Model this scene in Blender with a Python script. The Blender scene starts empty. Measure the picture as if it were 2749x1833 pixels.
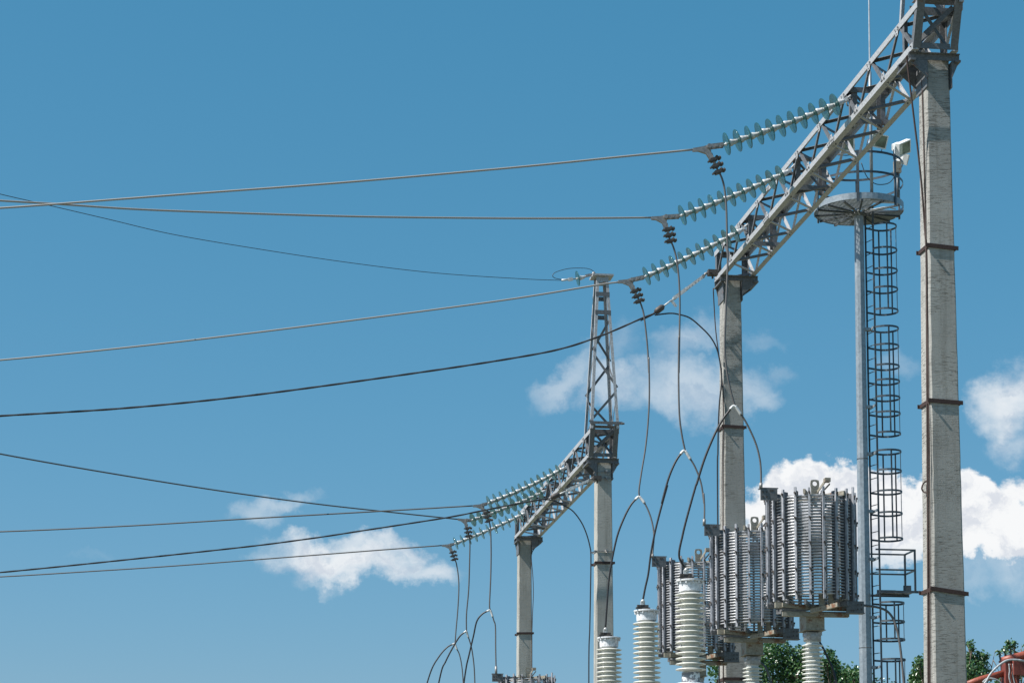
import bpy, bmesh, math, random
from mathutils import Vector, Matrix
random.seed(7)
scene = bpy.context.scene
R = math.radians

# ---------------------------------------------------------------- camera
F, PITCH, YAW = 5750.0, R(5.3), R(8.0288)
PY = 1829.8
CAM = Vector((0, 0, 1.6))
cam_d = bpy.data.cameras.new("camera"); cam = bpy.data.objects.new("camera", cam_d)
scene.collection.objects.link(cam); scene.camera = cam
cam.location = CAM
cam.rotation_euler = (R(90) + PITCH, 0, -YAW)
cam_d.sensor_width = 36; cam_d.lens = 36 * F / 2749
cam_d.shift_y = (PY - 916.5) / 2749
cam_d.clip_start = 0.1; cam_d.clip_end = 6000

# ---------------------------------------------------------------- sun direction
SUN = Vector((-1.0, -0.15, 1.22)).normalized()          # towards the sun
SUN_EL = math.asin(SUN.z); SUN_AZ = math.atan2(SUN.x, SUN.y)
sun_d = bpy.data.lights.new("sun", "SUN"); sun = bpy.data.objects.new("sun", sun_d)
scene.collection.objects.link(sun)
sun.rotation_euler = SUN.to_track_quat('Z', 'Y').to_euler()
sun_d.energy = 5.0; sun_d.angle = R(0.5); sun_d.color = (1.0, 0.955, 0.88)

# ---------------------------------------------------------------- world
scene.view_settings.view_transform = 'Standard'; scene.view_settings.look = 'None'
scene.view_settings.gamma = 1; scene.view_settings.exposure = 0.6
world = bpy.data.worlds.new("World"); scene.world = world; world.use_nodes = True
SKY_STRENGTH = 0.066

def cam_ray(px, py):
    """direction of a pixel of the 2749x1833 photograph"""
    fw = Vector((math.sin(YAW) * math.cos(PITCH), math.cos(YAW) * math.cos(PITCH), math.sin(PITCH)))
    rt = Vector((math.cos(YAW), -math.sin(YAW), 0)); up = rt.cross(fw)
    return fw + rt * ((px - 1374.5) / F) + up * ((PY - py) / F)

def at(px, py, Y=None, X=None, Z=None):
    d = cam_ray(px, py)
    if Y is not None: t = (Y - CAM.y) / d.y
    elif X is not None: t = (X - CAM.x) / d.x
    else: t = (Z - CAM.z) / d.z
    return CAM + d * t
K = 2749 / 2352
def atD(x, y, Y): return at(x * K, y * K, Y=Y)

class N:
    """tiny helper for math node trees"""
    def __init__(s, nt): s.nt = nt
    def new(s, t, **kw):
        n = s.nt.nodes.new(t)
        for k, v in kw.items(): setattr(n, k, v)
        return n
    def put(s, sock, v):
        if isinstance(v, bpy.types.NodeSocket): s.nt.links.new(v, sock)
        elif v is not None: sock.default_value = v
    def m(s, op, a, b=None, c=None, clamp=False):
        n = s.new("ShaderNodeMath", operation=op, use_clamp=clamp)
        s.put(n.inputs[0], a); s.put(n.inputs[1], b)
        if c is not None: s.put(n.inputs[2], c)
        return n.outputs[0]
    def v(s, op, a, b=None):
        n = s.new("ShaderNodeVectorMath", operation=op)
        s.put(n.inputs[0], a)
        if b is not None: s.put(n.inputs[1], b)
        return n
    def noise(s, vec, scale, detail=4, rough=0.5, dist=0.0, col=False):
        n = s.new("ShaderNodeTexNoise"); s.put(n.inputs["Vector"], vec)
        n.inputs["Scale"].default_value = scale; n.inputs["Detail"].default_value = detail
        n.inputs["Roughness"].default_value = rough; n.inputs["Distortion"].default_value = dist
        return n.outputs["Color" if col else "Fac"]
    def step(s, x, lo, hi):
        n = s.new("ShaderNodeMapRange", interpolation_type='SMOOTHSTEP', clamp=True)
        s.put(n.inputs["Value"], x); s.put(n.inputs["From Min"], lo); s.put(n.inputs["From Max"], hi)
        return n.outputs["Result"]
    def mix(s, fac, a, b, blend='MIX'):
        n = s.new("ShaderNodeMix", data_type='RGBA', blend_type=blend)
        s.put(n.inputs[0], fac)
        s.put(n.inputs[6], a if isinstance(a, bpy.types.NodeSocket) else (*a, 1))
        s.put(n.inputs[7], b if isinstance(b, bpy.types.NodeSocket) else (*b, 1))
        return n.outputs[2]

def build_world():
    nt = world.node_tree; nt.nodes.clear(); h = N(nt)
    out = h.new("ShaderNodeOutputWorld"); bg = h.new("ShaderNodeBackground")
    sky = h.new("ShaderNodeTexSky", sky_type='NISHITA')
    sky.sun_disc = False; sky.sun_elevation = SUN_EL; sky.sun_rotation = SUN_AZ
    sky.air_density = 1.0; sky.dust_density = 0.6; sky.ozone_density = 2.0; sky.altitude = 150
    tc = h.new("ShaderNodeTexCoord"); sep = h.new("ShaderNodeSeparateXYZ")
    nt.links.new(tc.outputs["Generated"], sep.inputs[0])
    x, y, z = sep.outputs
    ys = h.m('MAXIMUM', y, 0.02)
    u, v = h.m('DIVIDE', x, ys), h.m('DIVIDE', z, ys)
    cb = h.new("ShaderNodeCombineXYZ"); h.put(cb.inputs[0], u); h.put(cb.inputs[1], v); uv = cb.outputs[0]
    # warp
    n1 = h.noise(uv, 24, 8, 0.62, col=True)
    w1 = h.v('SCALE', h.v('SUBTRACT', n1, (0.5, 0.5, 0.5)).outputs[0]); w1.inputs[3].default_value = 0.055
    uvw = h.v('ADD', uv, w1.outputs[0]).outputs[0]
    def blob(cx, cy, rx, ry, amp, rot=0, p=1.0):
        c, ex, ey = cam_ray(cx * K, cy * K), cam_ray((cx + rx) * K, cy * K), cam_ray(cx * K, (cy + ry) * K)
        U0, V0 = c.x / c.y, c.z / c.y
        mp = h.new("ShaderNodeMapping", vector_type='TEXTURE')
        h.put(mp.inputs[0], uvw)
        mp.inputs[1].default_value = (U0, V0, 0); mp.inputs[2].default_value = (0, 0, R(rot))
        mp.inputs[3].default_value = (abs(ex.x / ex.y - U0), abs(ey.z / ey.y - V0), 1)
        sp = h.new("ShaderNodeSeparateXYZ"); h.put(sp.inputs[0], mp.outputs[0])
        r2 = h.m('ADD', h.m('MULTIPLY', sp.outputs[0], sp.outputs[0]), h.m('MULTIPLY', sp.outputs[1], sp.outputs[1]))
        g = h.m('SUBTRACT', 1.0, r2)
        return h.m('MULTIPLY', h.m('MAXIMUM', g, 0.0), amp)
    mpn = h.new('ShaderNodeMapping'); h.put(mpn.inputs[0], uv); mpn.inputs[2].default_value = (0, 0, R(8)); mpn.inputs[3].default_value = (.62, 1.5, 1)
    fine = h.noise(mpn.outputs[0], 55, 9, 0.60); mid = h.noise(uv, 18, 6, 0.6)
    # thick cumulus: crisp heads
    def field(blobs, base_noise, na):
        f = None
        for b in blobs:
            g = blob(*b); f = g if f is None else h.m('MAXIMUM', f, g)
        return h.m('ADD', f, h.m('MULTIPLY', h.m('MULTIPLY', h.m('SUBTRACT', base_noise, 0.5), na), h.step(f, 0.0, 0.25)))
    thick = field([(1895, 1165, 185, 150, 1.3), (2030, 1190, 210, 150, 1.3), (2180, 1160, 160, 120, 1.1), (1800, 1200, 120, 130, 1.0), (1960, 1120, 150, 110, 1.2),
                   (2290, 1225, 160, 110, 1.1), (2345, 1130, 90, 70, .55)], fine, 0.9)
    a1 = h.m('MULTIPLY', h.step(thick, 0.26, 0.58), 0.97)
    # fade the flat bases away with height
    lowc = cam_ray(2000 * K, 1395 * K); lowd = cam_ray(2000 * K, 1230 * K)
    fade = h.step(h.m('ADD', v, h.m('MULTIPLY', h.m('SUBTRACT', mid, .5), .03)), lowc.z / lowc.y, lowd.z / lowd.y)
    a1 = h.m('MULTIPLY', a1, fade)
    mid_f = field([(780, 1278, 220, 66, 1.25, 2), (960, 1290, 120, 44, .8), (650, 1300, 110, 40, .62), (820, 1238, 90, 42, .85), (900, 1240, 60, 36, .85), (740, 1325, 120, 30, .5), (2325, 915, 95, 125, 1.0, -25), (2340, 1010, 90, 60, .6)], fine, 0.75)
    a2 = h.m('MULTIPLY', h.step(mid_f, 0.0, 1.3), 0.84)
    soft = field([(1300, 890, 120, 55, .9, 35), (1420, 885, 110, 60, 1.0), (1600, 890, 190, 95, 1.15), (1540, 850, 120, 60, .9), (1720, 925, 80, 50, .85),
                  (1590, 770, 130, 60, .95, 20), (1400, 800, 110, 60, .5, 30), (1745, 770, 100, 35, .6), (1775, 860, 60, 40, .6),
                  (2330, 1290, 130, 90, .8), (2250, 1330, 90, 50, .6), (2065, 845, 55, 50, .5),
                  (640, 1158, 130, 40, 1.0, 20), (580, 1190, 80, 50, .85), (240, 1268, 60, 22, .28)], mid, 0.9)
    a3 = h.m('MULTIPLY', h.step(soft, 0.08, 1.5), 0.58)
    a = h.m('MAXIMUM', h.m('MAXIMUM', a1, a2), a3)
    infront = h.step(y, 0.02, 0.2)
    a = h.m('MULTIPLY', a, infront)
    # colour balance of the photograph: a power curve per channel on the sky's radiance
    sp = h.new("ShaderNodeSeparateColor"); h.put(sp.inputs[0], sky.outputs[0]); cc = h.new("ShaderNodeCombineColor")
    for i, (aa, pp) in enumerate(((.694, 1.136), (.634, .567), (.800, .542))):
        h.put(cc.inputs[i], h.m('MULTIPLY', h.m('POWER', h.m('MULTIPLY', sp.outputs[i], .1), pp), aa * 10))
    tint = cc.outputs[0]
    off = h.v('ADD', uvw, (-.0045, .008, 0)).outputs[0]
    lump_shade = h.m('SUBTRACT', h.noise(uvw, 34, 8, .6), h.noise(off, 34, 8, .6))  # sunward noise difference paints lit and shaded sides on the cloud lumps
    cl = h.mix(h.step(lump_shade, -.14, .06), CLOUD_SHADE, CLOUD_LIT)
    col = h.mix(a, tint, cl)
    nt.links.new(col, bg.inputs[0]); bg.inputs[1].default_value = SKY_STRENGTH
    nt.links.new(bg.outputs[0], out.inputs[0])
CLOUD_SHADE = (7.3, 7.6, 8.2); CLOUD_LIT = (9.6, 9.65, 9.7)  # painted shade and sun tones of the clouds
build_world()

# ---------------------------------------------------------------- materials
def mat(name, fn, **kw):
    m = bpy.data.materials.new(name); m.use_nodes = True
    nt = m.node_tree; b = nt.nodes["Principled BSDF"]; h = N(nt)
    tc = h.new("ShaderNodeTexCoord")
    fn(h, b, tc.outputs["Object"], **kw)
    return m
def bump(h, b, height, strength=.3, dist=.01):
    n = h.new("ShaderNodeBump"); n.inputs["Strength"].default_value = strength; n.inputs["Distance"].default_value = dist
    h.put(n.inputs["Height"], height); h.nt.links.new(n.outputs[0], b.inputs["Normal"])

def paint(h, b, co, c=(.36, .365, .375), rust=.60, rough=.5, metal=0.0, rc=(.16, .07, .035), spot=.5):
    n = h.noise(co, 5, 6, .65); n2 = h.noise(co, 45, 4, .6); n3 = h.noise(co, 17, 5, .7)
    base = h.mix(h.step(n2, .3, .75), tuple(x * .72 for x in c), tuple(min(1, x * 1.18) for x in c))
    base = h.mix(h.m('MULTIPLY', h.step(n3, .56, .66), .55), base, tuple(x * .42 for x in c))
    r = h.step(h.m('ADD', h.m('MULTIPLY', n, .6), h.m('MULTIPLY', n3, .4)), rust, rust + .06)
    col = h.mix(h.m('MULTIPLY', r, .85), base, rc)
    h.put(b.inputs["Base Color"], col); b.inputs["Roughness"].default_value = rough
    b.inputs["Metallic"].default_value = metal
    bump(h, b, n2, .25, .004)

def concrete(h, b, co, c=(.355, .352, .335), line=1.0):
    mp = h.new("ShaderNodeMapping"); h.put(mp.inputs[0], co); mp.inputs[3].default_value = (7.5, 7.5, 62)
    ln = h.noise(mp.outputs[0], 1.3, 8, .74)
    mp2 = h.new("ShaderNodeMapping"); h.put(mp2.inputs[0], co); mp2.inputs[3].default_value = (1, 1, 1.6)
    pits = h.new("ShaderNodeTexVoronoi"); h.put(pits.inputs["Vector"], mp2.outputs[0]); pits.inputs["Scale"].default_value = 24
    pit = h.m('SUBTRACT', 1.0, h.step(pits.outputs["Distance"], .07, .16))
    keep = h.step(h.noise(co, 9, 3, .5), .48, .56)
    pit = h.m('MULTIPLY', pit, keep)
    big = h.noise(co, 1.3, 5, .6); grain = h.noise(co, 120, 3, .6)
    patch = h.noise(co, 2.2, 4, .6)
    dark = h.m('MULTIPLY', h.step(ln, .50, .60), h.m('ADD', h.m('MULTIPLY', h.step(patch, .35, .6), .6 * line), .2 * line))
    base = h.mix(h.step(big, .3, .7), tuple(x * .82 for x in c), tuple(x * 1.1 for x in c))
    base = h.mix(h.m('MULTIPLY', h.step(grain, .3, .8), .35), base, tuple(x * .6 for x in c))
    base = h.mix(dark, base, (.10, .10, .092))
    base = h.mix(h.m('MULTIPLY', pit, .9), base, (.04, .04, .037))
    mp3 = h.new("ShaderNodeMapping"); h.put(mp3.inputs[0], co); mp3.inputs[3].default_value = (11, 11, .55)
    base = h.mix(h.m('MULTIPLY', h.step(h.noise(mp3.outputs[0], 1, 5, .6), .50, .72), .42), base, (.13, .125, .105))
    h.put(b.inputs["Base Color"], base); b.inputs["Roughness"].default_value = .92
    hh = h.m('SUBTRACT', h.m('ADD', h.m('MULTIPLY', grain, .25), h.m('MULTIPLY', big, .6)), h.m('ADD', h.m('MULTIPLY', dark, .8), pit))
    bump(h, b, hh, .55, .008)

def galv(h, b, co, c=(.26, .305, .345), metal=.3, rough=.42):
    n = h.noise(co, 14, 6, .7); n2 = h.noise(co, 2.2, 4, .6)
    mp = h.new("ShaderNodeMapping"); h.put(mp.inputs[0], co); mp.inputs[3].default_value = (14, 14, 1.2)
    st = h.noise(mp.outputs[0], 1, 5, .6)
    base = h.mix(h.step(n, .3, .7), tuple(x * .78 for x in c), tuple(x * 1.15 for x in c))
    base = h.mix(h.m('MULTIPLY', h.step(st, .5, .75), .45), base, tuple(x * .6 for x in c))
    base = h.mix(h.m('MULTIPLY', h.step(n2, .5, .8), .25), base, (.62, .64, .66))
    h.put(b.inputs["Base Color"], base); b.inputs["Metallic"].default_value = metal; b.inputs["Roughness"].default_value = rough

def plain(h, b, co, c=(.5, .5, .5), rough=.5, metal=0.0, var=.25, scale=30, coat=0):
    n = h.noise(co, scale, 5, .6)
    h.put(b.inputs["Base Color"], h.mix(h.step(n, .3, .7), tuple(x * (1 - var) for x in c), tuple(min(1, x * (1 + var)) for x in c)))
    b.inputs["Roughness"].default_value = rough; b.inputs["Metallic"].default_value = metal
    b.inputs["Coat Weight"].default_value = coat

def glass(h, b, co, mixf=.13, c=(.75, .92, .91), tc=(.95, .982, .98)):
    """tinted toughened glass: every surface lets part of the light through, so edges seen through many layers go dark"""
    b.inputs["Base Color"].default_value = (*c, 1); b.inputs["Roughness"].default_value = .06
    b.inputs["Coat Weight"].default_value = .6; b.inputs["Coat Roughness"].default_value = .03
    t = h.new("ShaderNodeBsdfTransparent"); t.inputs[0].default_value = (*tc, 1)
    g = h.new("ShaderNodeMixShader"); g.inputs[0].default_value = mixf
    h.nt.links.new(t.outputs[0], g.inputs[1]); h.nt.links.new(b.outputs[0], g.inputs[2])
    out = [n for n in h.nt.nodes if n.type == 'OUTPUT_MATERIAL'][0]; h.nt.links.new(g.outputs[0], out.inputs[0])

def strand(h, b, co, c=(.13, .125, .125), rough=.5, metal=.3):
    w = h.new("ShaderNodeTexWave"); h.put(w.inputs["Vector"], co); w.wave_type = 'BANDS'; w.bands_direction = 'DIAGONAL'
    w.inputs["Scale"].default_value = 40; w.inputs["Distortion"].default_value = .4
    h.put(b.inputs["Base Color"], h.mix(w.outputs["Fac"], tuple(x * .55 for x in c), tuple(min(1, x * 1.2) for x in c)))
    b.inputs["Roughness"].default_value = rough; b.inputs["Metallic"].default_value = metal

def leafm(h, b, co, c1=(.028, .09, .035), c2=(.11, .20, .075)):
    gi = h.new("ShaderNodeNewGeometry")
    h.put(b.inputs["Base Color"], h.mix(gi.outputs["Random Per Island"], c1, c2))
    b.inputs["Roughness"].default_value = .32
    b.inputs["Specular IOR Level"].default_value = .8
    t = h.new("ShaderNodeBsdfTranslucent"); t.inputs[0].default_value = (.05, .16, .02, 1)
    g = h.new("ShaderNodeMixShader"); g.inputs[0].default_value = .22
    h.nt.links.new(b.outputs[0], g.inputs[1]); h.nt.links.new(t.outputs[0], g.inputs[2])
    out = [n for n in h.nt.nodes if n.type == 'OUTPUT_MATERIAL'][0]; h.nt.links.new(g.outputs[0], out.inputs[0])
def ground(h, b, co):
    n = h.noise(co, .35, 6, .6); n2 = h.noise(co, 9, 5, .7)
    c = h.mix(h.step(n, .4, .6), (.16, .15, .12), (.10, .12, .05))
    h.put(b.inputs["Base Color"], h.mix(h.m('MULTIPLY', h.step(n2, .4, .7), .5), c, (.24, .22, .18)))
    b.inputs["Roughness"].default_value = .95
def patchy(h, b, co):
    n = h.noise(co, 16, 5, .6)
    h.put(b.inputs["Base Color"], h.mix(h.step(n, .47, .50), (.78, .79, .80), (.22, .23, .25)))
    b.inputs["Roughness"].default_value = .5

M = dict(
    steel=mat("painted_steel", paint, c=(.13, .135, .145), rust=.59),  # grey paint darkened, puts the shade inside the trusses into the colour
    steel_light=mat("lit_painted_steel", paint, c=(.38, .39, .41), rust=.60),  # same grey paint made paler, stands in for sun on the chords
    rusty=mat("rusty_painted_steel", paint, c=(.30, .28, .23), rust=.53, rc=(.17, .065, .025)),
    rust=mat("rusted_steel", paint, c=(.11, .075, .05), rust=.5, rc=(.15, .055, .025), rough=.8),
    strap=mat("brown_strap_steel", paint, c=(.045, .023, .019), rust=.55, rc=(.035, .018, .015), rough=.7),
    concrete=mat("board_marked_concrete", concrete),
    concrete_smooth=mat("smooth_concrete", concrete, c=(.37, .368, .345), line=.4),
    galv=mat("galvanized_steel", galv), deck=mat("pale_grating_steel", plain, c=(.33, .36, .385), rough=.5), galv_dark=mat("dark_galvanized_steel", galv, c=(.050, .062, .074)),  # galv_dark: the same galvanized steel in a much darker tone
    alu=mat("aluminium_winding", plain, c=(.50, .51, .54), rough=.3, metal=.2),
    bar=mat("shaded_bar_paint", plain, c=(.11, .115, .13), rough=.5),  # bar paint darkened to draw the shaded sides of the bars
    barface=mat("lit_bar_paint", plain, c=(.31, .32, .355), rough=.45),  # same bar paint made paler for the sunlit faces
    glass=mat("green_glass", glass), glass_rim=mat("green_glass_rim", glass, mixf=.50, c=(.03, .10, .10), tc=(.58, .78, .78)),
    cap=mat("zinc_cap", plain, c=(.55, .56, .57), rough=.4, metal=.1),
    fitting=mat("forged_fitting", plain, c=(.27, .265, .265), rough=.5, metal=.3),
    fitting_dark=mat("dark_fitting", plain, c=(.075, .065, .06), rough=.6, metal=.2),
    wire=mat("stranded_conductor", strand), wire_lit=mat("sunlit_conductor", strand, c=(.30, .30, .295), metal=.1),  # second one: same strand coloured paler to imitate sunlight on it
    black=mat("black_cable_sheath", plain, c=(.022, .022, .026), rough=.5),
    brownrod=mat("brown_ground_rod", plain, c=(.05, .03, .026), rough=.7),
    porcelain=mat("cream_porcelain", plain, c=(.70, .70, .655), rough=.2, var=.06, coat=.3),
    porcelain_white=mat("white_porcelain", plain, c=(.68, .69, .66), rough=.25, var=.06, coat=.3),
    whitecap=mat("white_painted_cap", paint, c=(.70, .72, .76), rust=.72),
    peel=mat("peeling_white_paint", patchy),
    lampbody=mat("white_lamp_body", plain, c=(.72, .74, .75), rough=.4, var=.08),
    lampglass=mat("lamp_glass", plain, c=(.15, .185, .14), rough=.12, var=.4, scale=6),
    reflection_strip=mat("lens_reflection", plain, c=(.6, .62, .52), rough=.3),  # pale colour of the reflection painted on the lamp lens
    orange=mat("orange_paint", paint, c=(.30, .072, .042), rust=.66, rc=(.10, .05, .04)),
    redorange=mat("dark_orange_paint", plain, c=(.17, .038, .028), rough=.6, var=.35, scale=9),
    palecable=mat("pale_cable", plain, c=(.34, .36, .38), rough=.5),
    leaf=mat("poplar_leaves", leafm), bark=mat("bark", plain, c=(.16, .13, .10), rough=.9, var=.4, scale=12),
    ground=mat("gravel_and_grass", ground),
)

# ---------------------------------------------------------------- mesh helpers
class MB:
    def __init__(s): s.v = []; s.f = []; s.sm = []
    def add(s, vs, fs, smooth=False):
        o = len(s.v); s.v += [tuple(p) for p in vs]
        for f in fs: s.f.append(tuple(i + o for i in f)); s.sm.append(smooth)
        return s
    def box(s, c, ax, ay, az):
        """box about centre c with half-axis vectors"""
        c, ax, ay, az = map(Vector, (c, ax, ay, az))
        vs = [c + ax * i + ay * j + az * k for i in (-1, 1) for j in (-1, 1) for k in (-1, 1)]
        fs = [(0, 1, 3, 2), (4, 6, 7, 5), (0, 4, 5, 1), (2, 3, 7, 6), (0, 2, 6, 4), (1, 5, 7, 3)]
        if ax.cross(ay).dot(az) < 0: fs = [f[::-1] for f in fs]
        return s.add(vs, fs)
    def cube(s, x0, x1, y0, y1, z0, z1):
        return s.box(((x0 + x1) / 2, (y0 + y1) / 2, (z0 + z1) / 2), ((x1 - x0) / 2, 0, 0), (0, (y1 - y0) / 2, 0), (0, 0, (z1 - z0) / 2))
    def plate(s, p, q, wdir, w, t):
        """flat bar p-q: w wide towards wdir (from the line), t thick"""
        p, q, wdir = Vector(p), Vector(q), Vector(wdir)
        a = (q - p).normalized(); n = (wdir - a * wdir.dot(a)).normalized(); b = a.cross(n)
        return s.box((p + q) / 2 + n * w / 2, (q - p) / 2, n * w / 2, b * t / 2)
    def angle(s, p, q, n1, n2, w=.06, t=.006):
        """L-profile along p-q, flanges towards n1 and n2"""
        p, q, n1, n2 = map(Vector, (p, q, n1, n2))
        a = (q - p).normalized(); n1 = (n1 - a * n1.dot(a)).normalized()
        b = a.cross(n1); b = b if b.dot(n2) > 0 else -b
        s.box((p + q) / 2 + n1 * w / 2 + b * t / 2, (q - p) / 2, n1 * w / 2, b * t / 2)
        s.box((p + q) / 2 + b * (w + t) / 2 + n1 * t / 2, (q - p) / 2, b * (w - t) / 2, n1 * t / 2)
        return s
    def tube(s, pts, r, seg=8, closed=False, smooth=True, twist=0):
        pts = [Vector(p) for p in pts]; n = len(pts); rs = r if isinstance(r, (list, tuple)) else [r] * n
        rings = []; up = None
        for i, p in enumerate(pts):
            a = (pts[(i + 1) % n] if (closed or i < n - 1) else p) - (pts[i - 1] if (closed or i > 0) else p)
            a.normalize()
            if up is None: up = a.orthogonal().normalized()
            up = (up - a * up.dot(a)).normalized(); b = a.cross(up)
            rings.append([p + (up * math.cos(2 * math.pi * k / seg + twist * i) + b * math.sin(2 * math.pi * k / seg + twist * i)) * rs[i] for k in range(seg)])
        vs = [v for rg in rings for v in rg]; fs = []
        for i in range(n if closed else n - 1):
            j = (i + 1) % n
            for k in range(seg): l = (k + 1) % seg; fs.append((i * seg + k, i * seg + l, j * seg + l, j * seg + k))
        if not closed: fs += [tuple(range(seg))[::-1], tuple((n - 1) * seg + k for k in range(seg))]
        return s.add(vs, fs, smooth)
    def lathe(s, prof, o=(0, 0, 0), axis=(0, 0, 1), seg=32, smooth=True):
        """prof: list of (radius, height)"""
        o, ax = Vector(o), Vector(axis).normalized(); e1 = ax.orthogonal().normalized(); e2 = ax.cross(e1)
        vs = []; fs = []; n = len(prof)
        for r, hh in prof:
            for k in range(seg):
                t = 2 * math.pi * k / seg; vs.append(o + ax * hh + (e1 * math.cos(t) + e2 * math.sin(t)) * max(r, 1e-4))
        for i in range(n - 1):
            for k in range(seg): l = (k + 1) % seg; fs.append((i * seg + k, i * seg + l, (i + 1) * seg + l, (i + 1) * seg + k))
        fs += [tuple(range(seg))[::-1], tuple((n - 1) * seg + k for k in range(seg))]
        return s.add(vs, fs, smooth)
    def bolt(s, p, axis, r=.012, h=.02):
        return s.lathe([(r, 0), (r, h)], p, axis, 6, False)
    def build(s, name, m, parent=None, bevel=0, auto=None):
        me = bpy.data.meshes.new(name); me.from_pydata(s.v, [], s.f); me.update()
        me.polygons.foreach_set("use_smooth", s.sm)
        if auto is not None: me.set_sharp_from_angle(angle=R(auto))
        me.materials.append(M[m] if isinstance(m, str) else m)
        o = bpy.data.objects.new(name, me); scene.collection.objects.link(o)
        if parent is not None:
            o.parent = parent
            o.matrix_parent_inverse = parent.matrix_world_custom_inv if False else Matrix.Translation(-world_loc(parent))
        if bevel:
            b = o.modifiers.new("bevel", 'BEVEL'); b.width = bevel; b.segments = 2; b.limit_method = 'ANGLE'
        return o
def world_loc(o):
    """roots are only translated; parts stay at their parent's origin"""
    while o.parent is not None: o = o.parent
    return o.location.copy() if False else Vector(o.get("_base", (0, 0, 0)))
def thing(name, loc, label, cat, group=None):
    o = bpy.data.objects.new(name, None); scene.collection.objects.link(o); o.location = loc
    o.empty_display_size = .2
    o["label"] = label; o["category"] = cat
    if group: o["group"] = group
    return o
def tag(o, label, cat, group=None):
    o["label"] = label; o["category"] = cat
    if group: o["group"] = group
    return o
def structure(o): o["kind"] = "structure"; return o

# parts are modelled in world coordinates and moved into their thing's frame
def part(mb, name, m, root, parent=None, **kw):
    o = mb.build(name, m, None, **kw)
    L = root.location
    o.data.transform(Matrix.Translation(-L))
    o.parent = parent or root
    return o
def part2(pairs, name, root, parent=None):
    """several MBs with their materials as ONE mesh"""
    al = MB(); idx = []
    for k, (mb, m) in enumerate(pairs):
        o = len(al.v); al.v += mb.v; al.f += [tuple(i + o for i in f) for f in mb.f]; al.sm += mb.sm; idx += [k] * len(mb.f)
    ob = part(al, name, pairs[0][1], root, parent)
    for _, m in pairs[1:]: ob.data.materials.append(M[m])
    ob.data.polygons.foreach_set("material_index", idx)
    return ob
def single(mb, name, m, base, label, cat, group=None, **kw):
    o = mb.build(name, m, None, **kw); o.data.transform(Matrix.Translation(-Vector(base))); o.location = base
    return tag(o, label, cat, group)

def spline(pts, n=10):
    """Catmull-Rom through the points"""
    P = [Vector(p) for p in pts]; P = [P[0] * 2 - P[1]] + P + [P[-1] * 2 - P[-2]]; out = []
    for i in range(1, len(P) - 2):
        a, b, c, d = P[i - 1:i + 3]
        for k in range(n):
            t = k / n
            out.append(.5 * ((2 * b) + (c - a) * t + (2 * a - 5 * b + 4 * c - d) * t * t + (3 * b - a - 3 * c + d) * t ** 3))
    return out + [P[-2]]

# ---------------------------------------------------------------- ground
gm = MB(); gm.add([(-1500, -300, 0), (1500, -300, 0), (1500, 2700, 0), (-1500, 2700, 0)], [(0, 1, 2, 3)])
structure(gm.build("ground", "ground"))

XA = Vector((1, 0, 0)); YA = Vector((0, 1, 0)); ZA = Vector((0, 0, 1))
BW, BH, SPAN, NB = .50, .455, 8.92, 9

# ---------------------------------------------------------------- gantries
def column_mb(cx, yf, ztop, wtop, taper):
    """square tapered post; front face plane passes y=yf at the top"""
    mb = MB(); wb = wtop + taper * ztop
    def ring(w, z, c=.012):
        hw = w / 2; cy = yf + wtop / 2
        return [(cx - hw + c, cy - hw, z), (cx + hw - c, cy - hw, z), (cx + hw, cy - hw + c, z), (cx + hw, cy + hw - c, z),
                (cx + hw - c, cy + hw, z), (cx - hw + c, cy + hw, z), (cx - hw, cy + hw - c, z), (cx - hw, cy - hw + c, z)]
    nz = 60; vs = []; rnd = random.Random(int(cx * 100 + yf * 10))
    for i in range(nz + 1):
        z = ztop * i / nz; c = .010 + rnd.random() * .012
        vs += ring(wb + (wtop - wb) * i / nz, z, c)
    fs = []
    for i in range(nz):
        for k in range(8): l = (k + 1) % 8; fs.append((i * 8 + k, i * 8 + l, i * 8 + 8 + l, i * 8 + 8 + k))
    fs.append(tuple(range(8))[::-1]); fs.append(tuple(nz * 8 + k for k in range(8)))
    mb.add(vs, fs); return mb, cx, yf + wtop / 2, lambda z: wtop + (wb - wtop) * (1 - z / ztop)

def strap_mb(cx, cy, w, z, tilt=0.0, hgt=.042, out=.012):
    mb = MB(); hw = w / 2 + .004; e = hw + out
    for sy in (-1, 1):
        mb.box((cx, cy + sy * (hw + out / 2), z), (e + .02, 0, -tilt * (e + .02)), (0, out / 2, 0), (0, 0, hgt / 2))
    for sx in (-1, 1):
        mb.box((cx + sx * (hw + out / 2), cy, z - sx * tilt * hw), (out / 2, 0, 0), (0, hw, 0), (0, 0, hgt / 2))
    mb.bolt((cx - hw - .03, cy - hw - out - .004, z + tilt * hw), (0, -1, 0), .012, .02)
    return mb

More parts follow.
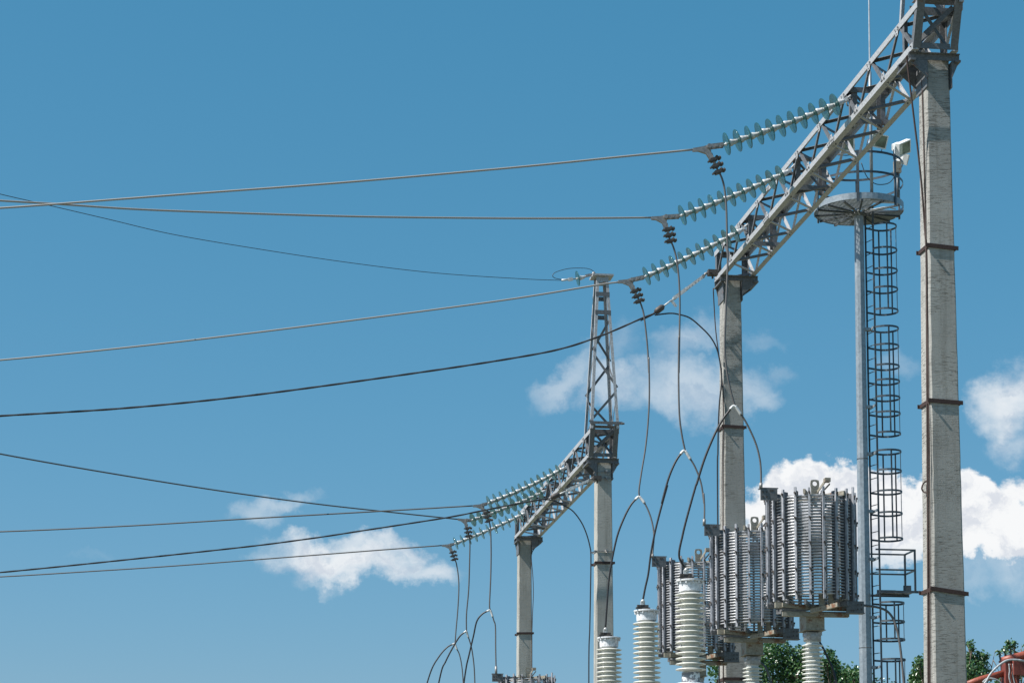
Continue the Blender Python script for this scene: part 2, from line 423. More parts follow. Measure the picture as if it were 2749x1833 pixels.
def lacing(root, beam, X, Y, Z, L):
    """W-pattern angle braces on the four faces"""
    bay = L / NB
    corners = {'LL': (0, 0), 'LR': (1, 0), 'UL': (0, 1), 'UR': (1, 1)}
    phase = {'LL': 0.0, 'UR': 0.0, 'UL': .5, 'LR': .5}
    inset = .035
    def pt(cn, y):
        a, b = corners[cn]
        return Vector((X + (BW if a else 0) + (-inset if a else inset) * 0, y, Z + (BH if b else 0)))
    faces = [('LL', 'UL', -XA), ('LL', 'LR', -ZA), ('UR', 'UL', ZA), ('UR', 'LR', XA)]
    for c1, c2, nrm in faces:
        for i in range(NB):
            y0 = Y + i * bay; ym = y0 + bay * .5; y1 = y0 + bay
            for j, (ya, yb) in enumerate(((y0, ym), (y1, ym))):
                p, q = pt(c1, ya), pt(c2, yb)
                d = (q - p).normalized(); p = p + d * .03; q = q - d * .03
                p, q = p - nrm * (.008 + .007 * j), q - nrm * (.008 + .007 * j)
                side = d.cross(nrm).normalized() * (1 if j else -1)
                mb = MB(); mb.angle(p - side * .016, q - side * .016, side, -nrm, .032, .005)
                for e, dd_ in ((p, d), (q, -d)): mb.bolt(e + dd_ * .03 + nrm * (.010 + .007 * j), nrm, .009, .012)
                part(mb, "brace", "steel_light" if (nrm == XA or (nrm == -ZA and j == 0)) else "steel", root, beam)  # right-face and alternate bottom braces coloured paler to imitate sun on them

def cap_bracket(root, col, cx, cy, w, Z, X, yn):
    """channel seat under the beam with tapered gussets"""
    mb = MB(); x0, x1 = X - .012, X + BW + .04; hy = w / 2
    for y in (cy - hy - .05, cy + hy + .05):
        mb.cube(x0, x1, y - .004, y + .004, Z - .075, Z - .008)
        mb.cube(x0 + .001, x1 - .001, y - .03, y + .03, Z - .0125, Z - .0015)
        for sx in (-1, 1):
            xb = cx + sx * (w / 2 + .006); xe = x0 + .02 if sx < 0 else x1 - .02
            t = .006
            vs = [(xb, y - t, Z - .078), (xe, y - t, Z - .078), (xe, y - t, Z - .115), (xb, y - t, Z - .27),
                  (xb, y + t, Z - .078), (xe, y + t, Z - .078), (xe, y + t, Z - .115), (xb, y + t, Z - .27)]
            fs = [(0, 1, 2, 3), (7, 6, 5, 4), (0, 4, 5, 1), (1, 5, 6, 2), (2, 6, 7, 3), (3, 7, 4, 0)]
            mb.add(vs, fs if sx > 0 else [f[::-1] for f in fs])
    for sx in (-1, 1):
        xb = cx + sx * (w / 2 + .010)
        mb.cube(xb - .005, xb + .005, cy - hy - .044, cy + hy + .044, Z - .36, Z - .079)
        xe = x0 + .03 if sx < 0 else x1 - .03
        mb.cube(xe - .03, xe + .03, cy - hy - .1, cy + hy + .1, Z - .1, Z - .0785)
    part(mb, "seat_bracket", "steel", root, col)

def mast_on_top(root, X, y0, Z, h=2.6, top=.20, lab=None):
    m0 = MB(); b0 = BW; ins = (b0 - top) / 2; d0 = .62
    yc = y0 + d0 / 2
    def leg(sx, sy, z):
        t = (z - Z) / h; hx = b0 / 2 + (top / 2 - b0 / 2) * t; hyy = d0 / 2 + (.13 - d0 / 2) * t
        return Vector((X + BW / 2 + sx * hx, yc + sy * hyy, z))
    mast = MB(); mast.cube(X + BW / 2 - .17, X + BW / 2 + .19, yc - .17, yc + .17, Z + h, Z + h + .03)
    for z in (Z + h - .03,):
        mast.plate(leg(-1, -1, z), leg(1, -1, z), -ZA, .07, .008); mast.plate(leg(-1, 1, z), leg(1, 1, z), -ZA, .07, .008)
    mast = part(mast, "lattice_mast", "steel_light", root)
    for sx in (-1, 1):
        for sy in (-1, 1):
            mb = MB(); mb.angle(leg(sx, sy, Z), leg(sx, sy, Z + h), (-sx, 0, 0), (0, -sy, 0), .05, .006)
            part(mb, "leg", "steel_light", root, mast)
    fr = {-1: [.02, .25, .49, .73], 1: [.02, .23, .46, .68]}
    for sy in (-1, 1):
        for i in range(3):
            a, b = (-1, 1) if (i % 2 == 0) == (sy < 0) else (1, -1)
            mb = MB(); mb.plate(leg(a, sy, Z + h * (fr[sy][i] + .015)) - YA * sy * .012, leg(b, sy, Z + h * (fr[sy][i + 1] - .015)) - YA * sy * .012, ZA, .04, .006)
            part(mb, "brace", "steel", root, mast)
        for f in (.745, .865):
            z = Z + h * f; mb = MB(); mb.plate(leg(-1, sy, z), leg(1, sy, z), ZA, .075, .008); part(mb, "tie_plate", "steel", root, mast)
    for sx in (-1, 1):
        for i in range(3):
            a, b = (-1, 1) if (i % 2 == 0) == (sx < 0) else (1, -1)
            mb = MB(); mb.plate(leg(sx, a, Z + h * (fr[sx][i] + .015)) - XA * sx * .012, leg(sx, b, Z + h * (fr[sx][i + 1] - .015)) - XA * sx * .012, ZA, .04, .006)
            part(mb, "brace", "steel", root, mast)
    return leg

def gantry(X, Y, Z, label, group, colA, colB, straps, smoothc, hangers, mast):
    root = thing("steel_gantry", (X, Y, 0), label, "gantry", group)
    cm = "concrete_smooth" if smoothc else "concrete"
    for ci, (cx, yf, wt, tp) in enumerate((colA, colB)):
        mb, cx, cy, wf = column_mb(cx, yf, Z - .014, wt, tp)
        col = part(mb, "concrete_column", cm, root)
        for z, tilt in straps[ci]:
            part(strap_mb(cx, cy, wf(z), z, tilt), "strap", "strap", root, col)
        cap_bracket(root, col, cx, cy, wt, Z, X, Y)
    # beam: end frames first, then chords, braces
    L = SPAN; mb = MB()
    def pl(p, q, wd, w, t): mb.plate(p, q, wd, w, t)
    P = lambda a, y, b: Vector((X + a * BW, y, Z + b * BH))
    yE = Y + L
    for (x_, s) in ((X, 1), (X + BW, -1)):
        mb.angle((x_ + s * .008, yE - .02, Z + .01), (x_ + s * .008, yE - .02, Z + BH - .01), (s, 0, 0), (0, -1, 0), .09, .008)
    for z_, s in ((Z, 1), (Z + BH, -1)):
        mb.angle((X + .1, yE - .012, z_ + s * .008), (X + BW - .1, yE - .012, z_ + s * .008), (0, 0, s), (0, -1, 0), .075, .008)
    far_frame = mb; mb = MB()
    sl = -.20
    for (x_, s) in ((X, 1), (X + BW, -1)):
        mb.angle((x_ + s * .006, Y + .0, Z + .01), (x_ + s * .006, Y + sl, Z + BH + .07), (s, 0, 0), (0, 1, 0), .082, .008)
        mb.angle((x_ + s * .012, Y + .36, Z + .01), (x_ + s * .012, Y + .36, Z + BH), (s, 0, 0), (0, -1, 0), .06, .008)
    mb.plate((X + .09, Y + .004, Z + .012), (X + BW - .09, Y + .004, Z + .012), ZA, .062, .008)
    mb.plate((X - .01, Y + sl - .012, Z + BH + .07), (X + BW + .05, Y + sl - .012, Z + BH + .07), ZA, .05, .008)
    mb.plate((X + .01, Y + sl + .03, Z + BH + .055), (X + BW - .01, Y + sl + .03, Z + BH + .055), YA, .2, .008)
    mb.plate((X + .01, Y + .1, Z + BH - .04), (X + BW - .01, Y + .1, Z + BH - .04), ZA, .09, .008)
    mb.plate((X + .07, Y + .1, Z + .07), (X + BW - .06, Y - .08, Z + BH - .03), ZA, .055, .007)
    mb.plate((X + BW - .08, Y + .13, Z + .07), (X + .07, Y - .05, Z + BH - .05), ZA, .045, .007)
    mb.plate((X + .05, Y + .33, Z + .05), (X + BW - .06, Y + .33, Z + BH - .03), ZA, .06, .007)
    mb.bolt((X + BW + .03, Y + sl - .02, Z + BH + .09), (1, 0, 0), .018, .05)
    near_frame = mb; beam = None
    for a, b in ((0, 0), (1, 0), (0, 1), (1, 1)):
        c = MB(); o = Vector((X + a * BW, 0, Z + b * BH)); y0 = Y + (.0 if b == 0 else -.16)
        c.angle(o + YA * y0, o + YA * (yE - .0), (1 - 2 * a, 0, 0), (0, 0, 1 - 2 * b), .072, .0065)
        if beam is None:
            c.angle(Vector((X + BW, yE - .1, Z)), Vector((X, yE - .1, Z)), (0, -1, 0), (0, 0, 1), .05, .006)
            beam = part(c, "lattice_beam", "steel_light", root); part(far_frame, "end_frame", "steel", root, beam); part(near_frame, "end_frame", "steel", root, beam)
        else: part(c, "chord", "steel_light", root, beam)
    lacing(root, beam, X, Y, Z, L)
    for yh in hangers:
        c = MB(); w = .055
        for (x_, s) in ((X + .055, 1), (X + BW - .055, -1)):
            c.angle((x_, yh, Z + .01), (x_, yh, Z + BH - .01), (s, 0, 0), (0, 1, 0), w, .007)
            c.angle((x_, yh + .16, Z + .01), (x_, yh + .16, Z + BH - .01), (s, 0, 0), (0, -1, 0), w, .007)
        for z_ in (Z + .012, Z + BH - .075):
            c.plate((X + .02, yh - .012, z_), (X + BW - .02, yh - .012, z_), ZA, .062, .008)
        c.plate((X + .1, yh + .07, Z + .06), (X + BW - .1, yh + .07, Z + BH - .08), ZA, .03, .006)
        c.plate((X + BW - .1, yh + .08, Z + .06), (X + .1, yh + .08, Z + BH - .08), ZA, .03, .006)
        part(c, "hanger_frame", "steel", root, beam)
        hk = [Vector((X + .05, yh + .05, Z + BH * .60)) + Vector((-.05 * math.cos(t) * 1.1, 0, .05 * math.sin(t))) for t in [math.pi * k / 8 - .9 for k in range(10)]]
        part(MB().tube(hk, .009), "shackle", "fitting", root, beam)
    for f in (.335, .67):
        for zz in (Z + .006, Z + BH - .066):
            sp = MB(); y = Y + L * f; sp.box((X - .006, y, zz + .03), (.003, 0, 0), (0, .13, 0), (0, 0, .029))
            for dy in (-.1, -.04, .04, .1): sp.bolt((X - .009, y + dy, zz + .03), (-1, 0, 0), .010, .012)
            part(sp, "splice_plate", "steel_light", root, beam)
    for i in range(NB + 1):
        for f, zz, sz in ((0, Z + .075, 1), (.5, Z + BH - .075, -1)):
            y = Y + (i + f) * L / NB
            if y > Y + L - .05 or y < Y + .05: continue
            gp = MB(); hw = .062; t = .0015
            o4 = [(-hw, -.035 * sz), (hw, -.035 * sz), (hw * .55, .045 * sz), (-hw * .55, .045 * sz)]
            vs = [(X - .0035 - t, y + a, zz + b) for a, b in o4] + [(X - .0035 + t, y + a, zz + b) for a, b in o4]
            gp.add(vs, [(0, 1, 2, 3), (7, 6, 5, 4), (0, 4, 5, 1), (1, 5, 6, 2), (2, 6, 7, 3), (3, 7, 4, 0)])
            for a, b in ((-.03, -.018), (.03, -.018), (0, .02)): gp.bolt((X - .005, y + a, zz + b * sz), (-1, 0, 0), .008, .010)
            part(gp, "gusset_plate", "steel_light", root, beam)
    if mast: mast_on_top(root, X, Y + sl + .0, Z + BH + .002, 2.68)
    return root

# near gantry
X1, Y1, Z1 = 7.2005, 20.96, 1.6 + 8.6846
X2, Y2, Z2 = 6.2813, 35.26, 1.6 + 7.147
def colspec(px_l, px_r, py, yf, z_of, Ztop, wtop):
    """front-face edges measured at one row give taper and centre"""
    a, b = at(px_l, py, Y=yf), at(px_r, py, Y=yf)
    w = b.x - a.x; z = a.z
    tp = (w - wtop) / (Ztop - z)
    return ((a.x + b.x) / 2, yf, wtop, tp)
yA1, yB1 = Y1 + .14, Y1 + SPAN - .36
yC2, yD2 = Y2 + .14, Y2 + SPAN - .36
def top_w(l, r, py, yf): return at(r, py, Y=yf).x - at(l, py, Y=yf).x
cA = colspec(2505, 2593, 1833, yA1, None, Z1, top_w(2492, 2553.6, 170, yA1))
cB = colspec(1943.5, 2001, 1408, yB1, None, Z1, top_w(1950, 1996.5, 800, yB1))
cC = colspec(1601, 1648, 1833, yC2, None, Z2, top_w(1603, 1642.8, 1262, yC2))
cD = colspec(1391, 1429, 1790, yD2, None, Z2, top_w(1393, 1426, 1480, yD2))
def zof(py, yf, px=2000): return at(px, py, Y=yf).z
hang1 = [at(2288, 252, X=X1 + .05).y, at(2137, 436, X=X1 + .05).y, at(2010, 599, X=X1 + .05).y]
hang2 = [at(1525, 1245, X=X2 + .05).y, at(1469, 1314, X=X2 + .05).y, at(1413.6, 1370, X=X2 + .05).y]
print("hangers", hang1, hang2, "cols", cA, cB, cC, cD)
gantry(X1, Y1, Z1, "near grey steel lattice gantry rising to the top right corner on two board-marked concrete columns", "lattice gantries", cA, cB,
       ([(zof(664, yA1, 2530), .07), (zof(1080, yA1, 2550), .05), (zof(1588, yA1, 2560), .13)],
        [(zof(1146, yB1, 1970), .03), (zof(1822, yB1, 1970), .0)]), False, hang1, True)
gantry(X2, Y2, Z2, "far smaller steel lattice gantry with a slender lattice mast on its nearer concrete column", "lattice gantries", cC, cD,
       ([(zof(1510, yC2, 1620), .0)], [(zof(1699, yD2, 1410), -.02)]), True, hang2, True)

# ---------------------------------------------------------------- insulator strings, clamps, conductors and droppers
def disc_parts(root, c, ax, rnd):
    """one cap and pin glass disc; ax points from the pin side to the cap side (towards the beam)"""
    ax = (ax + Vector((rnd.uniform(-.03, .03), rnd.uniform(-.03, .03), rnd.uniform(-.03, .03)))).normalized()
    g = [(.030, .020), (.062, .020), (.1, .013), (.122, .007), (.1275, .002), (.129, -.004), (.1265, -.009), (.122, -.008), (.118, .0), (.104, .004), (.100, -.008), (.094, -.008), (.090, .008),
         (.072, .011), (.068, -.006), (.061, -.006), (.057, .012), (.02, .013)]
    rim = [(.1262, .0045), (.1285, .004), (.131, .0), (.131, -.006), (.1285, -.010), (.1262, -.0098)]
    d = part2([(MB().lathe(g, c, ax, 36), "glass"), (MB().lathe(rim, c, ax, 36), "glass_rim")], "glass_disc", root)
    cp = [(.012, .118), (.024, .118), (.027, .105), (.031, .075), (.039, .060), (.043, .024), (.030, .0235)]
    part(MB().lathe(cp, c, ax, 20), "cap", "cap", root, d)
    pn = [(.012, -.045), (.012, -.014), (.022, -.0125), (.026, .008)]
    part(MB().lathe(pn, c, ax, 12), "pin", "cap", root, d)

def string(first, last, n, Y, hook, bolt, start, out, label, yclamp, sag=0.0, group="strings of green glass insulators"):
    """all points are photo pixels; first = disc by the beam, last = disc by the conductor"""
    rnd = random.Random(n + int(first[0]))
    A, B = at(*first, Y=Y), at(*last, Y=yclamp); H = at(*hook, Y=Y); C = at(*bolt, Y=yclamp); S = at(*start, Y=yclamp); O = at(*out, Y=yclamp)
    root = thing("insulator_string", tuple(H), label, "insulator string", group)
    cs = []
    for i in range(n):
        t = i / (n - 1); p = A.lerp(B, t) - ZA * sag * 4 * t * (1 - t); cs.append(p)
    for i, p in enumerate(cs):
        ax = (cs[max(0, i - 1)] - cs[min(n - 1, i + 1)]).normalized()
        disc_parts(root, p, ax, rnd)
    ax = (A - B).normalized()
    link = MB(); s0 = cs[0] + ax * .09
    link.tube([s0, s0.lerp(H, .5), H], .013, 8); link.box(s0.lerp(H, .3), ax * .03, ax.cross(ZA).normalized() * .022, ZA * .022)
    part(link, "ball_link", "cap", root)
    # clevis plates between last disc and the clamp
    e = cs[-1] - ax * .045; lk = MB(); dv = (e - C).normalized(); sd = YA
    for s in (-1, 1): lk.box(e.lerp(C, .5) + sd * s * .022, (e - C) / 2, dv.cross(sd).normalized() * .026, sd * .004)
    for t in (.1, .5, .92): lk.lathe([(.02, -.04), (.02, .04)], e.lerp(C, t), sd, 6, False)
    part(lk, "clevis_link", "fitting", root)
    # tension clamp: a curved trough from the conductor down to the dropper
    cl = MB(); tl = (S - C).normalized(); dn = (O - C).normalized()
    up = dv
    outline = [C + up * .02 + ZA * .028, C + tl * .06 + ZA * .014, S + ZA * .014, S - ZA * .02, S.lerp(C, .35) - ZA * .030,
               S.lerp(C, .70) + dn * .075, C + dn * .17 + tl * .035, C + dn * .17 - tl * .0, C + dn * .06 + up * .005, C + up * .03 + dn * .0]
    n_ = len(outline); t = .02
    vs = [p - YA * t for p in outline] + [p + YA * t for p in outline]
    fs = [tuple(range(n_)), tuple(range(2 * n_ - 1, n_ - 1, -1))] + [(i, i + n_, (i + 1) % n_ + n_, (i + 1) % n_) for i in range(n_)]
    cl.add(vs, fs); cl.lathe([(.026, -.05), (.026, .05)], C, YA, 12, False)
    part(cl, "tension_clamp", "fitting", root)
    for k in range(3):
        p = C + dn * (.16 + .075 * k) ; sidev = dn.cross(YA).normalized()
        if sidev.x < 0: sidev = -sidev
        u = MB(); u.box(p, sidev * .064, YA * .032, dn * .008); u.box(p + sidev * .0, sidev * .035, YA * .03, dn * .022)
        for s in (-1, 1):
            q = p + sidev * .046 + YA * s * .022
            u.lathe([(.010, -.035), (.010, .0)], q, dn, 8); u.lathe([(.019, .004), (.019, .03)], q + sidev * .012, sidev, 6, False); u.lathe([(.016, -.03), (.016, -.006)], q, dn, 6, False)
        part(u, "u_bolt_saddle", "fitting_dark", root)
    part(MB().tube([C + dn * .08, C + dn * .2, O], .018, 8), "cable_grip", "fitting", root)
    return C, S, O

ST = []
YS = hang1; YT = hang2
s1 = string((2242.2, 281.3), (1951.4, 386.5), 11, YS[0], (2284, 257), (1902, 395), (1859.6, 402.5), (1921.7, 448),
            "topmost string of glass discs on the near gantry, closest to its tall near column", YS[0] + .11, .02)
s2 = string((2095.5, 470.4), (1832.3, 577.5), 11, YS[1], (2135, 440), (1786, 583.5), (1748.4, 585.5), (1794.7, 632),
            "middle of the three insulator strings on the near gantry", YS[1] + .11, .02)
s3 = string((1973.9, 627), (1736.3, 740.7), 11, YS[2], (2008, 601), (1694.8, 752), (1659, 756), (1708.6, 795),
            "lowest insulator string of the near gantry, beside its farther column top", YS[2] + .11, .02)
s4 = string((1500.6, 1264), (1313.5, 1348.7), 12, YT[0], (1523, 1249), (1296.2, 1354.4), (1269.9, 1357.3), (1307.7, 1390),
            "topmost insulator string on the far gantry", YT[0] + .03, .03)
s5 = string((1450, 1324), (1269.9, 1394.6), 11, YT[1], (1468, 1316), (1252.6, 1395.5), (1229, 1392.9), (1255, 1426),
            "middle insulator string of the far gantry, partly behind the black twisted cable", YT[1] - .25, .02)
s6 = string((1398, 1383), (1223.9, 1457.7), 11, YT[2], (1412, 1372), (1209.6, 1461.7), (1186.6, 1463.7), (1215.9, 1490),
            "lowest insulator string on the far gantry, nearest the left, above its farther column", YT[2] + .05, .02)

def wire_to_left(D, Ystart, Yleft, r, label, m="wire", cat="cable", name="overhead_conductor", group="overhead conductors", seg=8, extend=True, twist=None):
    """D: display pixels from the clamp to the left edge; depth drifts linearly with x"""
    x0, x1 = D[0][0], D[-1][0]; pts = []
    for x, y in D:
        t = (x0 - x) / (x0 - x1); pts.append(atD(x, y, Ystart + (Yleft - Ystart) * t))
    if extend:
        d = pts[-1] - pts[-2]; pts += [pts[-1] + d * 1.0 + ZA * d.length * .02, pts[-1] + d * 3 + ZA * d.length * .12]
    return single(MB().tube(spline(pts, 8), r, seg), name, m, tuple(pts[0]), label, cat, group)

wire_to_left([(1591, 344), (1400, 363), (1180, 385), (780, 420), (400, 448), (140, 468), (0, 478)], s1[1].y, s1[1].y + 1.2, .0125,
             "upper bright conductor running from the topmost near insulator string, dipping to the left", "wire_lit", "conductor")
wire_to_left([(1496, 500), (1300, 501.5), (1100, 501), (800, 497), (500, 488), (300, 480), (120, 468), (0, 461)], s2[1].y, s2[1].y - .6, .0125,
             "nearly level bright conductor from the middle near insulator string", "wire_lit", "conductor")
wire_to_left([(1420, 648), (1370, 655), (1200, 683), (990, 712), (600, 762), (300, 797), (0, 827)], s3[1].y, s3[1].y + 1.2, .0125,
             "bright conductor from the lowest near insulator string, passing before the lattice mast top", "wire_lit", "conductor")
wire_to_left([(1086, 1161), (900, 1172), (600, 1189), (300, 1207), (0, 1220.5)], s4[1].y, s4[1].y + 1.2, .0125,
             "thin dark conductor from the topmost far insulator string", "wire", "conductor")
wire_to_left([(1051.5, 1192), (890, 1175), (720, 1156), (500, 1126), (250, 1086), (0, 1042)], s5[1].y, s5[1].y - 6.0, .0125,
             "dark conductor from the middle far insulator string, climbing towards the left edge", "wire", "conductor")
wire_to_left([(1015, 1252), (880, 1262), (700, 1276), (400, 1299), (200, 1312), (0, 1324)], s6[1].y, s6[1].y + 1.2, .0125,
             "lowest dark conductor, from the lowest far insulator string across the small cloud", "wire", "conductor")

def twisted(pts, n, pitch, R0, r, name, label, cat, group=None):
    """three strands wound round one another, one mesh"""
    c = spline(pts, n); mb = MB(); L = [0]
    for i in range(1, len(c)): L.append(L[-1] + (c[i] - c[i - 1]).length)
    for s in range(2):
        q = []
        for i, p in enumerate(c):
            a = (c[min(i + 1, len(c) - 1)] - c[max(i - 1, 0)]).normalized(); u = a.cross(ZA).normalized(); w = u.cross(a)
            t = 2 * math.pi * (L[i] / pitch + s / 2); q.append(p + (u * math.cos(t) + w * math.sin(t)) * R0)
        mb.tube(q, r, 6)
    return single(mb, name, "black", tuple(c[0]), label, cat, group)

# black cable dead-ended beside the far column of the near gantry
YW = s3[0].y
YBl = yB1 - .12
cab = [(1505, 719), (1470, 733), (1420, 755), (1370, 775), (1300, 798), (1210, 817), (1000, 850), (600, 905), (300, 936), (0, 955), (-500, 985)]
twisted([atD(x, y, YBl) for x, y in cab], 60, .70, .003, .0115, "twisted_cable",
        "black twisted cable sagging left from the turnbuckle at the near gantry's farther column", "cable", "black twisted cables")
def srcpts(base, sc, lst, Y): return [at(base[0] + x / sc, base[1] + y / sc, Y=Y) for x, y in lst]
tail = srcpts((1400, 750), 2.6133, [(935, 250), (1040, 238), (1100, 245), (1180, 270), (1260, 335), (1330, 410), (1375, 500), (1398, 620), (1404, 720), (1390, 850), (1382, 1000), (1378, 1200), (1376, 1568)], YBl)
tail.append(Vector((tail[-1].x, tail[-1].y, 2.0)))
single(MB().tube(spline(tail, 8), .011), "cable_tail", "black", tuple(tail[0]),
       "black cable tail arching over and down beside the near gantry's farther column", "cable", "cable tails")
# its dead-end hardware
def deadend(A, B, clampat, label, box=True):
    root = thing("dead_end_fitting", tuple(A), label, "cable fitting", "cable dead ends")
    a = (B - A); L = a.length; d = a.normalized(); u = YA; w = d.cross(u).normalized()
    if w.z < 0: w = -w
    P = lambda t: A + d * L * t
    mb = MB()
    mb.cube(A.x + .0, A.x + .14, A.y - .05, A.y + .05, A.z - .035, A.z + .045)
    mb.lathe([(.014, -.07), (.014, .07)], A + Vector((.03, 0, 0)), YA, 8, False)
    mb.lathe([(.014, 0), (.014, .05)], A + Vector((.07, 0, -.08)), ZA, 6, False)
    part(mb, "wall_bracket", "fitting_dark", root)
    mb = MB()
    mb.tube([P(0), P(.03) + w * .012, P(.08)], .018); mb.lathe([(.025, -.03), (.025, .03)], P(.09), YA, 8, False)
    part(mb, "shackle", "fitting", root)
    mb = MB()
    for s in (-1, 1): mb.box(P(.26) + u * s * .016, d * L * .15, w * .021, u * .004)
    for t in (.14, .2, .26, .32, .38): mb.lathe([(.008, -.024), (.008, .024)], P(t), YA, 8, False)
    part(mb, "adjusting_plate", "cap", root)
    mb = MB()
    for s in (-1, 1): mb.box(P(.55) + u * s * .02, d * L * .13, w * .024, u * .004)
    mb.lathe([(.022, -.04), (.022, .04)], P(.42), YA, 6, False); mb.lathe([(.024, -.04), (.024, .04)], P(.67), YA, 6, False)
    part(mb, "strap_plate", "cap", root)
    mb = MB(); mb.box(P(.73) - w * .055, w * .06, d * .018, u * .008); mb.lathe([(.009, -.012), (.009, .012)], P(.73) - w * .08, YA, 8, False)
    part(mb, "lug", "cap", root)
    mb = MB(); mb.tube([P(.72), P(.90)], .011); part(mb, "tension_rod", "cap", root)
    mb = MB(); mb.lathe([(.020, 0), (.044, .03), (.046, .12), (.03, .16)], P(.88), d, 14)
    part(mb, "thimble", "fitting_dark", root)
    mb = MB(); e = P(1.02); mb.tube([P(.98) + w * .015, e + d * .1, clampat], .008, 6); mb.tube([P(.98) - w * .01, e + d * .06 - w * .01, clampat], .008, 6)
    part(mb, "preformed_grip", "black", root)
A = at(1900, 733, Y=YBl); B = at(1640 + 395 / 3.136, 500 + 1045 / 3.136, Y=YBl)
deadend(A, B, at(1720, 861, Y=YBl), "long jointed turnbuckle fitting holding the black cable to the near gantry's farther column")

# far gantry's twisted cable
YC = yC2 - .2
c2 = [at(600 + x / 2.69, 1250 + y / 2.69, Y=YC) for x, y in [(1883, 325), (1600, 375), (1000, 468), (600, 528), (0, 602)]]
c2 = srcpts((1150, 1250), 2.851, [(920, 246), (880, 254), (800, 268), (700, 286), (600, 305), (400, 345)], YC) + c2[1:]
c2 += [atD(0, 1314, YC), atD(-400, 1345, YC)]
twisted(c2, 40, .70, .003, .0115, "twisted_cable", "black twisted cable crossing before the far gantry's glass insulator strings", "cable", "black twisted cables")
t2 = srcpts((1150, 1250), 2.851, [(880, 256), (960, 266), (1050, 310), (1110, 350), (1170, 430), (1210, 520), (1237, 620), (1244, 700), (1240, 1000), (1235, 1250), (1228, 1568)], YC)
t2.append(Vector((t2[-1].x, t2[-1].y, 2.0)))
single(MB().tube(spline(t2, 8), .011), "cable_tail", "black", tuple(t2[0]), "black cable tail curving down the left side of the far gantry's nearer column", "cable", "cable tails")
A = at(1592, 1284, Y=YC); B = at(1490, 1331, Y=YC)
deadend(A, B, at(1478, 1336, Y=YC), "pale jointed fitting holding a black cable to the far gantry's nearer column")
# clamps round the far gantry's nearer column and the small stand-off
_, ccx, ccy, wfC = column_mb(*cC[:2], Z2 - .014, cC[2], cC[3])
for py in (1266, 1283.5, 1479):
    z = zof(py, yC2, 1620); mb = strap_mb(ccx, ccy, wfC(z), z, 0, .016, .006)
    for s in (-.02, .06): mb.tube([(ccx + .0, ccy - wfC(z) / 2 - .015, z + s * .3), (ccx + .09, ccy - wfC(z) / 2 - .06, z - .06)], .006, 6)
    mb.bolt((ccx + .03, ccy - wfC(z) / 2 - .01, z + .01), (0, -1, 0), .02, .05)
    if py > 1400: mb.tube([(ccx - wfC(z) / 2, ccy - wfC(z) / 2, z), at(1585, 1483, Y=YC)], .010, 6)
    lab = {1266: "upper of two thin steel band clamps high on the far gantry's nearer column", 1283.5: "second thin band clamp from the top of the far gantry's nearer column",
           1479: "thin band clamp with a stand-off holding the cable tail above a brown strap"}[py]
    single(mb, "band_clamp", "fitting", (ccx, ccy, z), lab, "clamp", "band clamps")

# thin earth wire to the lattice mast on the far gantry
YM = Y2 + .1
D = [(1290, 644), (1200, 640.5), (1000, 627), (800, 603), (600, 573), (400, 539), (250, 504), (100, 469), (0, 446)]
wire_to_left(D, YM, YM - 8, .0048, "thinnest earth wire rising from the lattice mast top to the upper left", "black", "wire", "earth_wire", None, 6)
er = thing("single_disc_insulator", tuple(at(1602, 733, Y=YM)), "single small glass disc insulator holding the thin wire at the lattice mast top", "insulator")
pA = at(1450 + 375 / 2.613, 700 + 92 / 2.613, Y=YM); pB = at(1450 + 150 / 2.613, 700 + 137 / 2.613, Y=YM); dd = (pA - pB).normalized(); pD = at(1450 + 264 / 2.613, 700 + 124 / 2.613, Y=YM)
disc_parts(er, pD, dd, random.Random(4))
part(MB().tube([pD + dd * .09, pA], .014).box(pA.lerp(pD, .35), dd * .05, YA * .025, dd.cross(YA) * .02).lathe([(.03, -.03), (.03, .03)], pA, YA, 8), "link", "fitting", er)
part(MB().tube([pD - dd * .03, pB], .012).box(pD.lerp(pB, .45), dd * .04, YA * .02, dd.cross(YA) * .025).tube([pB, pB.lerp(pD, .4)], .018), "wedge_clamp", "cap", er)
lp = srcpts((1450, 700), 2.613, [(150, 132), (105, 122), (88, 105), (110, 80), (200, 55), (300, 52), (350, 60), (380, 78)], YM)
part(MB().tube(spline(lp, 8), .0055, 6), "jumper_loop", "black", er)

# ---------------------------------------------------------------- line traps (reactor coils)
def ring_pts(c, r, z, n=48): return [Vector((c[0] + r * math.cos(2 * math.pi * k / n), c[1] + r * math.sin(2 * math.pi * k / n), z)) for k in range(n)]
def helix(mb, c, r, z0, z1, turns, tw, th, ph=0):
    """flat conductor wound as a helix"""
    n = 44; vs = []; tot = int(turns * n)
    for i in range(tot + 1):
        t = 2 * math.pi * i / n + ph; z = z0 + (z1 - z0) * i / tot; u = Vector((math.cos(t), math.sin(t), 0)); p = Vector((c[0], c[1], z)) + u * r
        for a, b in ((1, .0), (.6, .8), (-.6, .8), (-1, 0), (-.6, -.8), (.6, -.8)): vs.append(p + u * a * tw / 2 + ZA * b * th / 2)
    fs = []
    for i in range(tot):
        for k in range(6): l = (k + 1) % 6; fs.append((i * 6 + k, (i + 1) * 6 + k, (i + 1) * 6 + l, i * 6 + l))
    mb.add(vs, fs, True)
